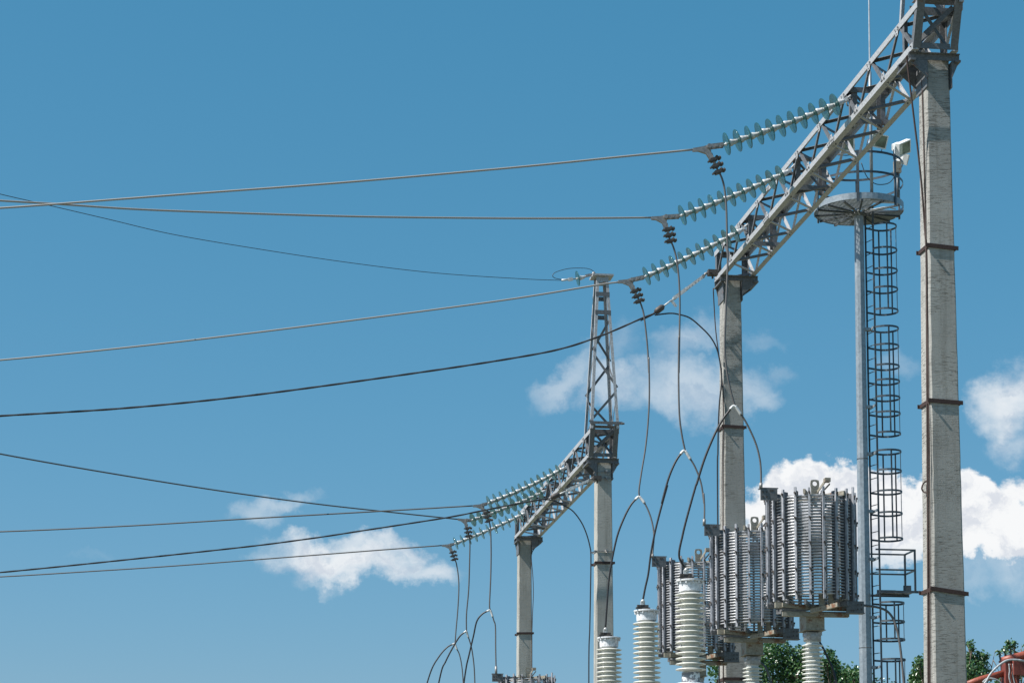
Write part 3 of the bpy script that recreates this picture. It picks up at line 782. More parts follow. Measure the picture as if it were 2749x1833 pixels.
def line_trap(label, c, ztop, R_=.50, H=1.235, tilt=0):
    """c = centre (x, y), ztop = top of the winding"""
    zb = ztop - H; root = thing("line_trap", (c[0], c[1], zb - .2), label, "line trap", "line traps on post insulators")
    C2 = Vector((c[0], c[1], 0))
    mb = MB(); helix(mb, c, R_ - .040, zb + .02, ztop - .07, 33, .028, .0165)
    wd = part(mb, "winding", "alu", root)
    mb = MB(); helix(mb, c, R_ - .092, zb + .02, ztop - .07, 33, .016, .0125, 0.3)
    part(mb, "inner_winding", "alu", root)
    nb = 20
    for k in range(nb):
        t = -math.pi / 2 + 2 * math.pi * (k + .02) / nb; u = Vector((math.cos(t), math.sin(t), 0)); v = Vector((-math.sin(t), math.cos(t), 0))
        ext = .05 if k in (3, 13) else (.0 if k % 2 else .012)
        mb = MB(); mb.box(C2 + u * (R_ + .005) + ZA * ((zb + ztop + ext) / 2 - .01), u * .012, v * .0125, ZA * ((H + ext) / 2 + .01))
        bm_ = MB()
        for q in (.02, .26, .5, .75, .97):
            zz = ztop - .03 - q * (H - .06); bm_.bolt(C2 + u * (R_ + .017) + ZA * zz, u, .012, .016)
            bm_.tube([C2 + u * (R_ + .02) + ZA * zz + v * .01, C2 + u * (R_ + .02) + ZA * (zz - .04) + v * .012], .006, 5)
        b = part2([(mb, "barface"), (bm_, "fitting_dark")], "support_bar", root)
        fm = MB()
        fm.box(C2 + u * (R_ - .045) + ZA * ((zb + ztop) / 2 - .012), u * .037, v * .005, ZA * (H / 2 - .01))
        part(fm, "comb_plate", "bar", root, b)
    # top and bottom spiders
    for nm, z, m in (("top_crossarm", ztop - .035, "rusty"), ("bottom_crossarm", zb - .055, "steel")):
        mb = MB()
        for k, ang in enumerate((0.06, 1.15, 2.15)):
            u = Vector((math.cos(ang), math.sin(ang), 0)); mb.box(C2 + ZA * (z - .003 * k), u * (R_ + (.0 if z > zb + .5 else .03)), u.cross(ZA) * .012, ZA * (.024 + .001 * k))
        part(mb, nm, m, root)
    # strut rising to one bar, lifting eye
    mb = MB(); a = C2 + Vector((.02, -.1, ztop - .04)); b = C2 + Vector((.06, -R_ + .06, ztop + .085))
    mb.plate(a, b, ZA, .032, .010); mb.plate(a + XA * .04, b + XA * .04 - ZA * .04, ZA, .018, .008)
    mb.cube(b.x - .028, b.x + .036, b.y - .05, b.y + .03, b.z - .015, b.z + .03)
    part(mb, "strut", "rusty", root)
    e = C2 + Vector((.0, -.18, ztop + .095)); eye = MB(); n = 24
    o_, i_ = [], []
    for k in range(n):
        t = 2 * math.pi * k / n; cx_, cz_ = math.cos(t), math.sin(t); q = max(abs(cx_), abs(cz_)) if cz_ > -.2 else max(abs(cx_), abs(cz_))
        rr = .052 / (q ** .55); o_.append((e.x + rr * cx_, e.z + rr * cz_)); i_.append((e.x + .027 * cx_, e.z + .027 * cz_ + .006))
    vs = [(x, e.y - .007, z) for x, z in o_ + i_] + [(x, e.y + .007, z) for x, z in o_ + i_]; fs = []
    for k in range(n):
        l = (k + 1) % n; fs += [(k, l, n + l, n + k), (2 * n + l, 2 * n + k, 3 * n + k, 3 * n + l), (k, 2 * n + k, 2 * n + l, l), (n + l, 3 * n + l, 3 * n + k, n + k)]
    eye.add(vs, fs); eye.cube(e.x - .045, e.x + .045, e.y - .006, e.y + .006, e.z - .14, e.z - .046)
    part(eye, "lifting_eye", "rusty", root)
    # terminal plates
    def term(x0, x1, y, z0, z1, flange_up):
        mb = MB(); mb.cube(x0, x1, y - .006, y + .006, z0, z1)
        zf = z1 + .004 if flange_up else z0 - .004
        mb.cube(x0 - .003, x1 + .012, y - .006, y + .10, zf - .004, zf + .004)
        hs = MB()
        for hx, hz in ((.14, .3), (.14, .7), (.36, .3), (.36, .7), (.6, .82), (.72, .82)):
            X_ = x0 + (x1 - x0) * (hx if flange_up else 1 - hx); hs.lathe([(.011, 0), (.011, .003)], (X_, y - .006, z0 + (z1 - z0) * (hz if flange_up else 1 - hz)), (0, -1, 0), 10, False)
        part2([(mb, "steel"), (hs, "fitting_dark")], "terminal_plate", root)
    yt = c[1] - R_ * .35
    term(c[0] - R_ - .165, c[0] - R_ + .03, yt - .12, ztop - .125, ztop + .012, True)
    term(c[0] + R_ - .195, c[0] + R_ + .01, yt - .15, zb - .15, zb - .02, False)
    # lower carrying frame
    mb = MB()
    mb.cube(c[0] - R_ + .02, c[0] - R_ + .11, yt - .02, yt + .02, zb - .09, zb - .03)
    mb.box(C2 + Vector((-.17, yt - c[1], zb - .075)), Vector((.24, .06, -.012)), YA * .02, ZA * .022)
    mb.box(C2 + Vector((.25, yt - c[1] + .02, zb - .09)), Vector((.2, -.02, -.005)), YA * .02, ZA * .022)
    for x in (.02, .13): mb.cube(c[0] + x - .03, c[0] + x + .03, yt - .16, yt - .13, zb - .09, zb + .06)
    mb.cube(c[0] + .25, c[0] + .285, yt - .06, yt, zb - .1, zb + .03)
    part(mb, "lower_frame", "rusty", root)
    mb = MB(); mb.cube(c[0] - .40, c[0] + .375, c[1] - .21, c[1] - .15, zb - .185, zb - .14)
    mb.cube(c[0] - .40, c[0] + .375, c[1] - .152, c[1] - .146, zb - .187, zb - .12)
    mb.box(C2 + Vector((.03, -.42, zb - .115)), Vector((.11, -.16, .02)), Vector((.02, .014, 0)), ZA * .024)
    part(mb, "carrying_channel", "rusty", root)
    mb = MB(); mb.cube(c[0] - .112, c[0] + .104, c[1] - .142, c[1] + .13, zb - .325, zb - .155)
    mb.cube(c[0] - .125, c[0] + .118, c[1] - .15, c[1] + .15, zb - .333, zb - .326)
    part(mb, "pedestal_box", "rusty", root)
    return root, zb - .335
def shed_profile(z0, n, pitch, rr, rs, thick=.016, droop=.018):
    """from top (z0) downwards; returns lathe profile bottom-up"""
    pr = []
    for i in range(n):
        z = z0 - i * pitch
        pr += [(rr, z), (rr + .006, z - .006), (rs - .012, z - droop), (rs - .002, z - droop - .004), (rs, z - droop - .009), (rs - .004, z - droop - .013), (rs - .02, z - droop - .012), (rr + .015, z - droop - .006), (rr, z - droop - .004 - thick * .3)]
    pr = pr[::-1]
    return pr
def post_insulator(label, c, ztop, ground=True):
    root = thing("post_insulator", (c[0], c[1], 0), label, "post insulator", "post insulators under the line traps")
    mb = MB(); mb.lathe([(.10, 0), (.10, .09), (.088, .10)], (c[0], c[1], ztop - .11), ZA, 24)
    for k in range(4): t = k * math.pi / 2 + .78; mb.box((c[0] + .095 * math.cos(t), c[1] + .095 * math.sin(t), ztop - .03), XA * .022, YA * .022, ZA * .02)
    part(mb, "top_cap", "steel_light", root)
    z0 = ztop - .14; n = 20; p = .0465
    mb = MB(); mb.lathe([(.075, 0), (.075, .04)], (c[0], c[1], z0 - .005), ZA, 28); mb.lathe(shed_profile(0, n, p, .080, .123, .02, .012), (c[0], c[1], z0), ZA, 32)
    part(mb, "porcelain_body", "porcelain_white", root)
    zb = z0 - n * p
    mb = MB(); mb.lathe([(.11, 0), (.11, .06), (.09, .07)], (c[0], c[1], zb - .06), ZA, 24)
    mb.cube(c[0] - .14, c[0] + .14, c[1] - .14, c[1] + .14, zb - .08, zb - .061)
    part(mb, "base_flange", "steel", root)
    mb = MB(); mb.cube(c[0] - .11, c[0] + .11, c[1] - .11, c[1] + .11, 0, zb - .081)
    part(mb, "support_stand", "concrete_smooth", root, bevel=.01)

def trapY(xc, Xw): return at(xc, 1400, X=Xw).y
XT = at(2175.7, 1400, Y=23.5).x
traps = []
for i, (xc, ytop, lab, Xw) in enumerate(((2175.7, 1329, "nearest and tallest grey line trap coil, directly left of the tubular mast", 23.5),
                                   (2016, 1424, "middle grey line trap coil, overlapped by the nearest coil on its right", 25.75),
                                   (1867, 1507, "third grey line trap coil, behind the rightmost porcelain capacitor column", 28.1),
                                   (1414, 1815, "lone line trap coil at the bottom edge before the far gantry's farther column", None))):
    if Xw is None:
        Y_ = 5750 * 1.0 / 152; p = at(xc, ytop, Y=Y_)
    else:
        Y_ = Xw; p = at(xc, ytop, Y=Y_)
    r = line_trap(lab, (p.x, Y_), at(xc, ytop, Y=Y_).z, R_=.50)
    post_insulator(("white post insulator under the nearest line trap coil, left of the tubular mast", "white post insulator under the middle line trap coil, before the tree",
                    "white post insulator hidden low under the third line trap coil", "white post insulator under the lone coil of the far gantry")[i], (p.x, Y_), r[1])
    traps.append((p.x, Y_, p.z))
print("traps", traps)

# ---------------------------------------------------------------- capacitor columns
def capacitor(label, xc, ytop, Y):
    """ytop = pixel row of the cap's top plate"""
    p = at(xc, ytop, Y=Y); c = (p.x, p.y); zt = p.z
    root = thing("coupling_capacitor", (p.x, p.y, 0), label, "capacitor", "coupling capacitors")
    mb = MB(); mb.lathe([(.145, 0), (.159, .004), (.159, .02), (.13, .026)], (c[0], c[1], zt - .026), ZA, 36)
    mb.lathe([(.124, 0), (.131, .1), (.131, .104)], (c[0], c[1], zt - .135), ZA, 36)
    for k in range(12):
        t = k * math.pi / 6; mb.bolt((c[0] + .144 * math.cos(t), c[1] + .144 * math.sin(t), zt - .05), ZA, .010, .03)
    hd = part(mb, "metal_head", "whitecap", root, auto=40)
    tx = c[0] - .065
    mb = MB(); mb.cube(tx - .085, tx + .09, c[1] - .10, c[1] - .06, zt + .004, zt + .022)
    for s in (-.06, -.035, .035, .06): mb.cube(tx + s - .010, tx + s + .010, c[1] - .105, c[1] - .06, zt + .022, zt + .052)
    mb.cube(tx - .022, tx + .022, c[1] - .09, c[1] - .07, zt + .022, zt + .085)
    part(mb, "terminal_clamp", "fitting_dark", root, hd)
    mb = MB(); mb.cube(tx - .028, tx + .028, c[1] - .095, c[1] - .075, zt + .053, zt + .10); mb.lathe([(.02, -.02), (.02, .02)], (tx, c[1] - .085, zt + .10), YA, 10)
    part(mb, "cable_lug", "cap", root, hd)
    z0 = zt - .145; n = 15; pitch = .0605
    mb = MB(); mb.lathe([(.098, -.004), (.100, .014)], (c[0], c[1], z0 - .006), ZA, 32)
    pr = []
    for i in range(n):
        z = -i * pitch
        pr += [(.098, z - .004), (.112, z - .010), (.162, z - .021), (.171, z - .026), (.171, z - .032), (.164, z - .035), (.152, z - .030), (.136, z - .034), (.128, z - .028), (.108, z - .034), (.098, z - .046)]
    mb.lathe(pr[::-1], (c[0], c[1], z0), ZA, 40)
    part(mb, "porcelain_sheds", "porcelain", root)
    zb = z0 - n * pitch
    mb = MB(); mb.lathe([(.105, 0), (.103, .12)], (c[0], c[1], zb - .12), ZA, 32); part(mb, "base_neck", "peel", root)
    mb = MB(); mb.lathe([(.16, 0), (.16, .02)], (c[0], c[1], zb - .141), ZA, 32); mb.cube(c[0] - .18, c[0] + .18, c[1] - .18, c[1] + .18, zb - .50, zb - .142); part(mb, "base_tank", "whitecap", root)
    mb = MB(); mb.cube(c[0] - .12, c[0] + .12, c[1] - .12, c[1] + .12, 0, zb - .501); part(mb, "support_stand", "concrete_smooth", root, bevel=.01)
    return Vector((tx, c[1] - .085, zt + .10))
Yc = [23.5, 25.85, 28.2]
K1 = capacitor("nearest cream porcelain capacitor column, tallest, in front of the coils", 1852.6, 1250 + 822 / 2.69, Yc[0])
K2 = capacitor("middle cream porcelain capacitor column, left of the third coil", 1735.7, 1250 + 1040 / 2.69, Yc[1])
K3 = capacitor("leftmost and lowest cream porcelain capacitor column, before the far gantry's nearer column", 1634.8, 1250 + 1236 / 2.69, Yc[2])

# ---------------------------------------------------------------- droppers with their branch cables
def dropper(label, S0, Y0, trunk, right, left, Yend_r, Yend_l, r=.0115, endl=None, m="wire"):
    """pixel polylines; depth glides from the clamp to the joint (middle) and on to each terminal"""
    Yj = (Y0 + Yend_r) / 2
    def run(lst, ya, yb, end=None):
        L = [0]
        for a, b in zip(lst, lst[1:]): L.append(L[-1] + math.hypot(b[0] - a[0], b[1] - a[1]))
        pts = [at(x, y, Y=ya + (yb - ya) * l / L[-1]) for (x, y), l in zip(lst, L)]
        if end is not None: pts[-1] = end
        return pts
    tk = run(trunk, Y0, Yj); root = thing("dropper_cable", tuple(tk[0]), label, "cable", "dropper cables")
    part(MB().tube(spline(tk, 10), r, 8), "trunk_cable", m, root)
    rr = run([trunk[-1]] + right, Yj, Yend_r); ll = run([trunk[-1]] + left, Yj, Yend_l, endl)
    part(MB().tube(spline(rr, 10), r * .95, 8), "branch_cable", m, root)
    part(MB().tube(spline(ll, 10), r * 1.15, 8), "branch_cable", "black", root)
    j = MB(); a = spline(rr, 10); q = [p for p in a if (p - a[0]).length < .13][:]
    j.tube([tk[-1] + (tk[-1] - a[3]).normalized() * -.0, *q[1:], ], .019, 10) if len(q) > 2 else j.tube([a[0], a[0].lerp(a[-1], .02)], .019)
    b = spline(ll, 10); q2 = [p for p in b if (p - b[0]).length < .07]
    if len(q2) > 1: j.tube(q2, .018, 10)
    part(j, "branch_clamp", "cap", root)
    e = MB(); a1 = spline(rr, 10); e.tube([a1[-4], a1[-1]], r * 1.7, 8); part(e, "end_ferrule", "fitting", root)
z14 = lambda x, y: (1400 + x / 2.6133, 750 + y / 2.6133)
z15 = lambda x, y: (1550 + x / 2.69, 1250 + y / 2.69)
z2_ = lambda x, y: (1850 + x / 3.136, 200 + y / 3.136)
z4_ = lambda x, y: (1640 + x / 3.136, 500 + y / 3.136)
z6_ = lambda x, y: (1150 + x / 2.851, 1250 + y / 2.851)
dropper("dropper cable from the topmost near string, forking beside the near gantry's farther column", None, s1[2].y,
        [(1920, 446), z2_(250, 820), z2_(278, 880), z2_(297, 960), z2_(312, 1100), z2_(318, 1300), z2_(325, 1568), z14(1436, 150), z14(1430, 300), z14(1426, 480), z14(1440, 640), z14(1465, 770), z14(1497, 888)],
        [z14(1532, 935), z14(1580, 1010), z14(1640, 1140), z14(1670, 1250), z14(1680, 1350), (2042.5, 1309)],
        [z14(1480, 893), z14(1450, 930), z14(1400, 1000), z14(1340, 1120), z14(1280, 1270), z14(1230, 1430), z15(855, 145), z15(800, 340), z15(760, 500), z15(735, 650), z15(727, 780)],
        traps[0][1] - .3, Yc[0] - .085, endl=K1)
dropper("dropper cable from the middle near string, forking in the middle of the sky gap", None, s2[2].y,
        [(1793.5, 631), z4_(500, 455), z4_(525, 510), z4_(550, 600), z4_(570, 750), z4_(580, 950), z4_(578, 1200), z4_(572, 1568), z14(1105, 400), z14(1102, 700), z14(1108, 950), z14(1125, 1090), z14(1148, 1203)],
        [z14(1178, 1248), z14(1220, 1320), z14(1260, 1430), z14(1281, 1568), z15(912, 200), z15(918, 300), (1890.5, 1407)],
        [z14(1128, 1210), z14(1080, 1280), z14(1030, 1400), z14(985, 1568), z15(650, 140), z15(600, 320), z15(560, 480), z15(530, 640), z15(512, 780), z15(490, 880), z15(478, 975)],
        traps[1][1] - .3, Yc[1] - .085, endl=K2)
dropper("dropper cable from the lowest near string, forking leftmost of the near three", None, s3[2].y,
        [(1707.5, 794), z4_(240, 962), z4_(262, 1020), z4_(277, 1080), z4_(295, 1220), z4_(310, 1380), z4_(320, 1568), z14(893, 550), z14(897, 800), z14(888, 1000), z14(870, 1180), z14(842, 1350), z14(825, 1470), z14(826, 1522)],
        [z15(482, 264), z15(515, 330), z15(540, 410), z15(553, 500), z15(548, 580), (1751, 1496)],
        [z15(430, 232), z15(385, 285), z15(340, 370), z15(290, 500), z15(250, 680), z15(225, 850), z15(204, 1160)],
        traps[2][1] - .3, Yc[2] - .085, endl=K3)
dropper("dropper cable from the topmost far string, its fork reaching the lone coil at the bottom", None, s4[2].y,
        [(1307.5, 1389), z6_(462, 420), z6_(475, 480), z6_(480, 650), z6_(477, 850), z6_(468, 1060), z6_(474, 1103)],
        [z6_(485, 1130), z6_(500, 1180), z6_(513, 1230), z6_(515, 1400), (1332, 1807)],
        [z6_(460, 1106), z6_(410, 1135), z6_(370, 1190), z6_(345, 1300), z6_(310, 1450), z6_(285, 1568), z6_(240, 1900)],
        traps[3][1] - .3, traps[3][1] + .2, r=.0125)
dropper("dropper cable from the middle far string, crossing its neighbours low in the picture", None, s5[2].y,
        [(1255, 1425), z6_(312, 540), z6_(318, 580), z6_(315, 750), z6_(308, 950), z6_(292, 1130), z6_(291, 1262)],
        [z6_(303, 1300), z6_(325, 1370), z6_(340, 1450), z6_(352, 1568), z6_(360, 1800)],
        [z6_(282, 1268), z6_(235, 1310), z6_(170, 1420), z6_(130, 1500), z6_(100, 1568), z6_(50, 1800)],
        YT[1], YT[1] + .2, r=.0125)
dropper("dropper cable from the lowest far string, forking farthest left", None, s6[2].y,
        [(1215.9, 1489), z6_(202, 715), z6_(215, 750), z6_(230, 850), z6_(233, 950), z6_(225, 1100), z6_(212, 1250), z6_(204, 1358)],
        [z6_(216, 1395), z6_(240, 1450), z6_(260, 1568), z6_(275, 1800)],
        [z6_(190, 1362), z6_(140, 1390), z6_(80, 1460), z6_(20, 1568), z6_(-50, 1800)],
        YT[2], YT[2] + .2, r=.0125)

# outgoing cables of the traps
z4t = lambda x, y: (2200 + x / 3.621, 1400 + y / 3.621)
z3t = lambda x, y: (2000 + x / 5.54, 1550 + y / 5.54)
def outlet(lst, Y0, label, r=.0135, m="wire"):
    pts = [at(x, y, Y=Y0 - .02 * i) for i, (x, y) in enumerate(lst)]
    single(MB().tube(spline(pts, 8), r, 8), "outlet_cable", m, tuple(pts[0]), label, "cable", "outlet cables of the coils")
outlet([z4t(408, 808), z4t(520, 822), z4t(600, 840), z4t(660, 870), z4t(710, 930), z4t(745, 1020), z4t(775, 1150), z4t(800, 1350), z4t(820, 1568), z4t(850, 2000)], traps[0][1] - .3,
       "grey cable arching from the nearest coil's lower plate across the tubular mast")
outlet([z3t(950, 790), z3t(1040, 850), z3t(1100, 940), z3t(1170, 1060), z3t(1240, 1210), z3t(1310, 1370), z3t(1360, 1568), z3t(1400, 1800)], traps[1][1] - .25,
       "dark cable slanting down from the middle coil, right of the nearest post insulator", m="black")
outlet([z3t(100, 1215), z3t(170, 1240), z3t(260, 1280), z3t(320, 1360), z3t(370, 1500), z3t(395, 1620), z3t(400, 1800)], traps[2][1] + .3,
       "grey cable bending down before the tree beside the middle post insulator")

# ground rods on the columns
def rodline(pts, r, label, name="ground_rod"):
    single(MB().tube(spline(pts, 6), r, 6), name, "brownrod", tuple(pts[-1]), label, "ground rod", "ground rods")
xl = cA[0] - cA[2] / 2
def leftface(px, py, c, off=.012):
    """point just off the left face of a column seen at a pixel"""
    p = at(px, py, X=c[0] - c[2] / 2)
    z = p.z; w = c[2] + c[3] * max(0, (Z1 - z)); return at(px, py, X=c[0] - w / 2 - off)
col_pts = [leftface(2487, 700, cA), leftface(2489, 1100, cA), leftface(2491, 1500, cA), leftface(2492, 1833, cA)]
col_pts.append(Vector((col_pts[-1].x - .06, col_pts[-1].y, .0)))
top = at(2434, 150, Y=Y1 + .02)
rodline([top, at(2437, 180, Y=Y1 + .05), at(2455, 330, Y=Y1 + .12), at(2466, 420, Y=Y1 + .16), at(2476, 520, Y=Y1 + .2), at(2483, 620, Y=Y1 + .24), *col_pts], .010,
        "brown rod slanting from the near gantry's corner and down the near column's sunlit side")
rodline([leftface(2475, 215, cA), leftface(2480, 400, cA), leftface(2485, 620, cA), leftface(2490, 900, cA), leftface(2496, 1300, cA, .02), leftface(2497, 1833, cA, .02), Vector((col_pts[-1].x, col_pts[-1].y - .06, .0))], .007,
        "thinner dark rod straight down the near column's sunlit side")
lp = [leftface(2489, 1290, cA), leftface(2480, 1296, cA, .03), leftface(2474.5, 1310, cA, .05), leftface(2480, 1320, cA, .03), leftface(2489, 1322, cA)]
single(MB().tube(spline(lp, 6), .009, 6), "rod_loop", "brownrod", tuple(lp[0]), "small brown loop sticking out of the near column's sunlit side", "rod loop")
def leftB(px, py, c, Zt, off=.012):
    p = at(px, py, X=c[0] - c[2] / 2); w = c[2] + c[3] * max(0, (Zt - p.z)); return at(px, py, X=c[0] - w / 2 - off)
pB_ = [at(1400 + 1345 / 2.6133, 750 + 62 / 2.6133, Y=yB1 - .02)] + [at(*z14(x, y), Y=yB1 + .08) for x, y in ((1352, 200), (1362, 350), (1380, 500))] + [leftB(*z14(1400, 640), cB, Z1), leftB(*z14(1416, 900), cB, Z1), leftB(*z14(1413, 1568), cB, Z1)]
pB_.append(Vector((pB_[-1].x - .05, pB_[-1].y, 0)))
rodline(pB_, .008, "thin dark rod dropping from the cap and down the farther near-gantry column")
pD = [at(*z6_(838, 562), Y=yD2 - .05), at(*z6_(842, 590), Y=yD2 - .05), at(*z6_(800, 650), Y=yD2 - .02), at(*z6_(788, 700), Y=yD2 - .02), at(*z6_(800, 850), Y=yD2 - .02), at(*z6_(803, 1000), Y=yD2 - .02), at(*z6_(795, 1200), Y=yD2 - .02), at(*z6_(793, 1568), Y=yD2 - .02)]
pD.append(Vector((pD[-1].x, pD[-1].y, 0)))
rodline(pD, .008, "thin dark rod hanging down the right side of the far gantry's farther column")

# ---------------------------------------------------------------- tubular floodlight mast
YP = 50.0
MX = at(2306, 620, Y=YP).x
def zP(py, px=2310): return at(px, py, Y=YP).z
z_top = zP(578)
pm = thing("floodlight_mast", (MX, YP, 0), "tall galvanized tubular mast with a round platform, floodlights and a caged ladder", "floodlight mast")
rt, rb = .115, .175
def mr(z): return rt + (rb - rt) * (1 - (z - 1.5) / (z_top - 1.5))
mb = MB(); mb.lathe([(mr(0), 0), (mr(z_top * .33), z_top * .33), (mr(z_top * .66), z_top * .66), (mr(z_top), z_top)], (MX, YP, 0), ZA, 10, False)
pole = part(mb, "pole", "galv", pm)
for py in (1232, 1738):
    z = zP(py); part(MB().lathe([(mr(z) + .004, -.012), (mr(z) + .008, 0), (mr(z) + .003, .012)], (MX, YP, z), ZA, 10, False), "section_joint", "galv_dark", pm, pole)
# platform
RP = 1.10; zd = zP(569)
mb = MB()
n = 48
ro = ring_pts((MX, YP), RP, 0, n)
vs = []; fs = []
for p in ro: vs += [(p.x, p.y, zd - .015), (p.x, p.y, zd + .14)]
for p in ring_pts((MX, YP), RP - .008, 0, n): vs += [(p.x, p.y, zd - .015), (p.x, p.y, zd + .14)]
for k in range(n):
    l = (k + 1) % n; fs += [(2 * k, 2 * l, 2 * l + 1, 2 * k + 1), (2 * n + 2 * k + 1, 2 * n + 2 * l + 1, 2 * n + 2 * l, 2 * n + 2 * k), (2 * k, 2 * n + 2 * k, 2 * n + 2 * l, 2 * l), (2 * k + 1, 2 * l + 1, 2 * n + 2 * l + 1, 2 * n + 2 * k + 1)]
mb.add(vs, fs)
plat = part(mb, "platform", "galv", pm)
mb = MB()
k = 0
yy = -RP + .03
while yy < RP:
    hx = math.sqrt(max(0, RP * RP - yy * yy)) - .01
    if hx > .05:
        for xa, xb in ((-hx, -.2 if abs(yy) < .2 else hx), (.2, hx)) if abs(yy) < .2 else ((-hx, hx),):
            if yy > -.72 and yy < -.18 and xb > .75:     # ladder opening
                xb = .16
            mb.cube(MX + xa, MX + xb, YP + yy - .002, YP + yy + .002, zd, zd + .03)
    yy += .034
for j in range(-9, 10):
    xx = j * .1; hy = math.sqrt(max(0, RP * RP - xx * xx)) - .01
    mb.cube(MX + xx - .003, MX + xx + .003, YP - hy if xx < .15 else YP - .15, YP + hy, zd + .006, zd + .024)
part(mb, "grating", "deck", pm, plat)
mb = MB()
# solid decking sectors seen from below
def sector(a0, a1, r0, r1, z):
    m_ = 10; vs = []; fs = []
    for i in range(m_ + 1):
        t = a0 + (a1 - a0) * i / m_
        for r in (r0, r1):
            for zz in (z, z + .006): vs.append((MX + r * math.cos(t), YP + r * math.sin(t), zz))
    for i in range(m_):
        a = i * 4; b = a + 4
        fs += [(a, a + 2, b + 2, b), (a + 1, b + 1, b + 3, a + 3), (a, b, b + 1, a + 1), (a + 2, a + 3, b + 3, b + 2)]
    fs += [(0, 1, 3, 2), (m_ * 4, m_ * 4 + 2, m_ * 4 + 3, m_ * 4 + 1)]
    mb.add(vs, fs)
sector(.3, 1.5, .15, RP - .02, zd + .032)
part(mb, "deck_plates", "deck", pm, plat)
mb = MB()
for a in (0.1, 0.5, .93, 1.35, 1.85, 2.35, 2.8):
    u = Vector((math.cos(a), math.sin(a), 0)); hw = RP - .01
    mb.box((MX, YP, zd - .04 - a * .002), u * hw, u.cross(ZA) * .022, ZA * .02)
mb.lathe([(.15, 0), (.2, .05)], (MX, YP, zd - .11), ZA, 12)
part(mb, "platform_beams", "galv_dark", pm, plat)
# rail
zr = [zd + .14 + .52, zd + 1.16]
rail = None
for z in zr:
    rg = ring_pts((MX, YP), RP - .01, z, 48); prev = rail; rail = MB()
    for k in range(48):
        a, b = rg[k], rg[(k + 1) % 48]; rail.box((a + b) / 2, (b - a) / 2 * 1.02, (a + b).normalized() * 0 + Vector(((a + b).x / 2 - MX, (a + b).y / 2 - YP, 0)).normalized() * .005, ZA * .028)
    rail = part(rail, "guard_rail", "galv_dark", pm, plat)
for a in (-.95, .15, 1.3, 2.4, 3.3, 4.4):
    u = Vector((math.cos(a), math.sin(a), 0))
    part(MB().box(Vector((MX, YP, zd + .55)) + u * (RP + .01), u * .01, u.cross(ZA) * .035, ZA * .64), "rail_post", "galv_dark", pm, plat)
rod_b = at(2309, 560, Y=YP)
part(MB().tube([(rod_b.x, YP - .95, zd), (rod_b.x, YP - .95, zd + 3.2), (rod_b.x, YP - .95, zd + 3.21), (rod_b.x + .01, YP - .95, zd + 6.5)], [.040, .040, .022, .014], 10), "lightning_rod", "galv", pm)
part(MB().tube(spline([(MX, YP - .1, zd - .12), (MX - .1, YP - .3, zd - .06), (MX + .2, YP - .35, zd - .05), (MX + .5, YP - .6, zd - .05), (MX + .8, YP - .45, zd - .04)], 8), .015), "lamp_cable", "palecable", pm)
part(MB().tube(spline([at(2230 + 430 / 5.228, 340 + 510 / 5.228, Y=YP - .9), at(2230 + 500 / 5.228, 340 + 690 / 5.228, Y=YP - .9), at(2230 + 600 / 5.228, 340 + 790 / 5.228, Y=YP - .9), at(2230 + 700 / 5.228, 340 + 815 / 5.228, Y=YP - .9), at(2230 + 820 / 5.228, 340 + 790 / 5.228, Y=YP - .8), at(2230 + 890 / 5.228, 340 + 700 / 5.228, Y=YP - .7), at(2230 + 905 / 5.228, 340 + 560 / 5.228, Y=YP - .7)], 8), .011), "lamp_cable", "black", pm)

def floodlight(px, py, Y, face, roll, w=.45, h=.33, d=.32):
    """front face centre at the pixel; face = direction it shines"""
    p = at(px, py, Y=Y); f = Vector(face).normalized(); r = f.cross(ZA).normalized(); u = r.cross(f)
    r, u = r * math.cos(roll) + u * math.sin(roll), u * math.cos(roll) - r * math.sin(roll)
    vs = []
    for dd_, s in ((0, 1.0), (-d * .35, .96), (-d * .8, .5), (-d, .45)):
        for a, b in ((-1, -1), (1, -1), (1, 1), (-1, 1)): vs.append(p + f * dd_ + r * a * w / 2 * s + u * b * h / 2 * s)
    fs = [(3, 2, 1, 0)]
    for i in range(3):
        for k in range(4): l = (k + 1) % 4; fs.append((i * 4 + k, i * 4 + l, i * 4 + 4 + l, i * 4 + 4 + k))
    fs.append((12, 13, 14, 15))
    fl = part(MB().add(vs, fs), "floodlight", "lampbody", pm)
    part(MB().box(p + f * .006, r * (w / 2 - .03), u * (h / 2 - .03), f * .004), "lens", "lampglass", pm, fl)
    part(MB().box(p + f * .012 + r * (w / 2 - .085), r * .045, u * (h / 2 - .04), f * .001), "reflection_strip", "reflection_strip", pm, fl)  # pale strip laid over the lens as a painted reflection
    fr = MB()
    for s in (-1, 1):
        fr.box(p + f * .008 + r * s * (w / 2 - .012), r * .014, u * h / 2, f * .012); fr.box(p + f * .008 + u * s * (h / 2 - .012), u * .014, r * (w / 2 - .027), f * .011)
    part(fr, "front_frame", "lampbody", pm, fl)
    yk = MB(); e = p - f * d * .5
    yk.tube([e + r * w * .5, e + r * w * .5 - u * h * .75, e - u * h * .8, e - r * w * .5 - u * h * .75, e - r * w * .5], .012, 6)
    part(yk, "yoke", "fitting_dark", pm, fl)
floodlight(2360, 379, YP - .2, (.25, -1, -.42), .06)
floodlight(2428, 398, YP - .1, (.62, -.75, -.40), -.52)
floodlight(2272, 388, YP - .3, (-.3, -1, -.35), 0, .40)
floodlight(2436, 430, YP + .5, (1, -.3, -.3), -.3, .34, .26)
bx = at(2230 + 935 / 5.228, 340 + 570 / 5.228, Y=YP - .6)
mb = MB(); mb.cube(bx.x - .09, bx.x + .09, bx.y - .05, bx.y + .05, bx.z - .14, bx.z + .14); jb = part(mb, "junction_box", "rusty", pm)
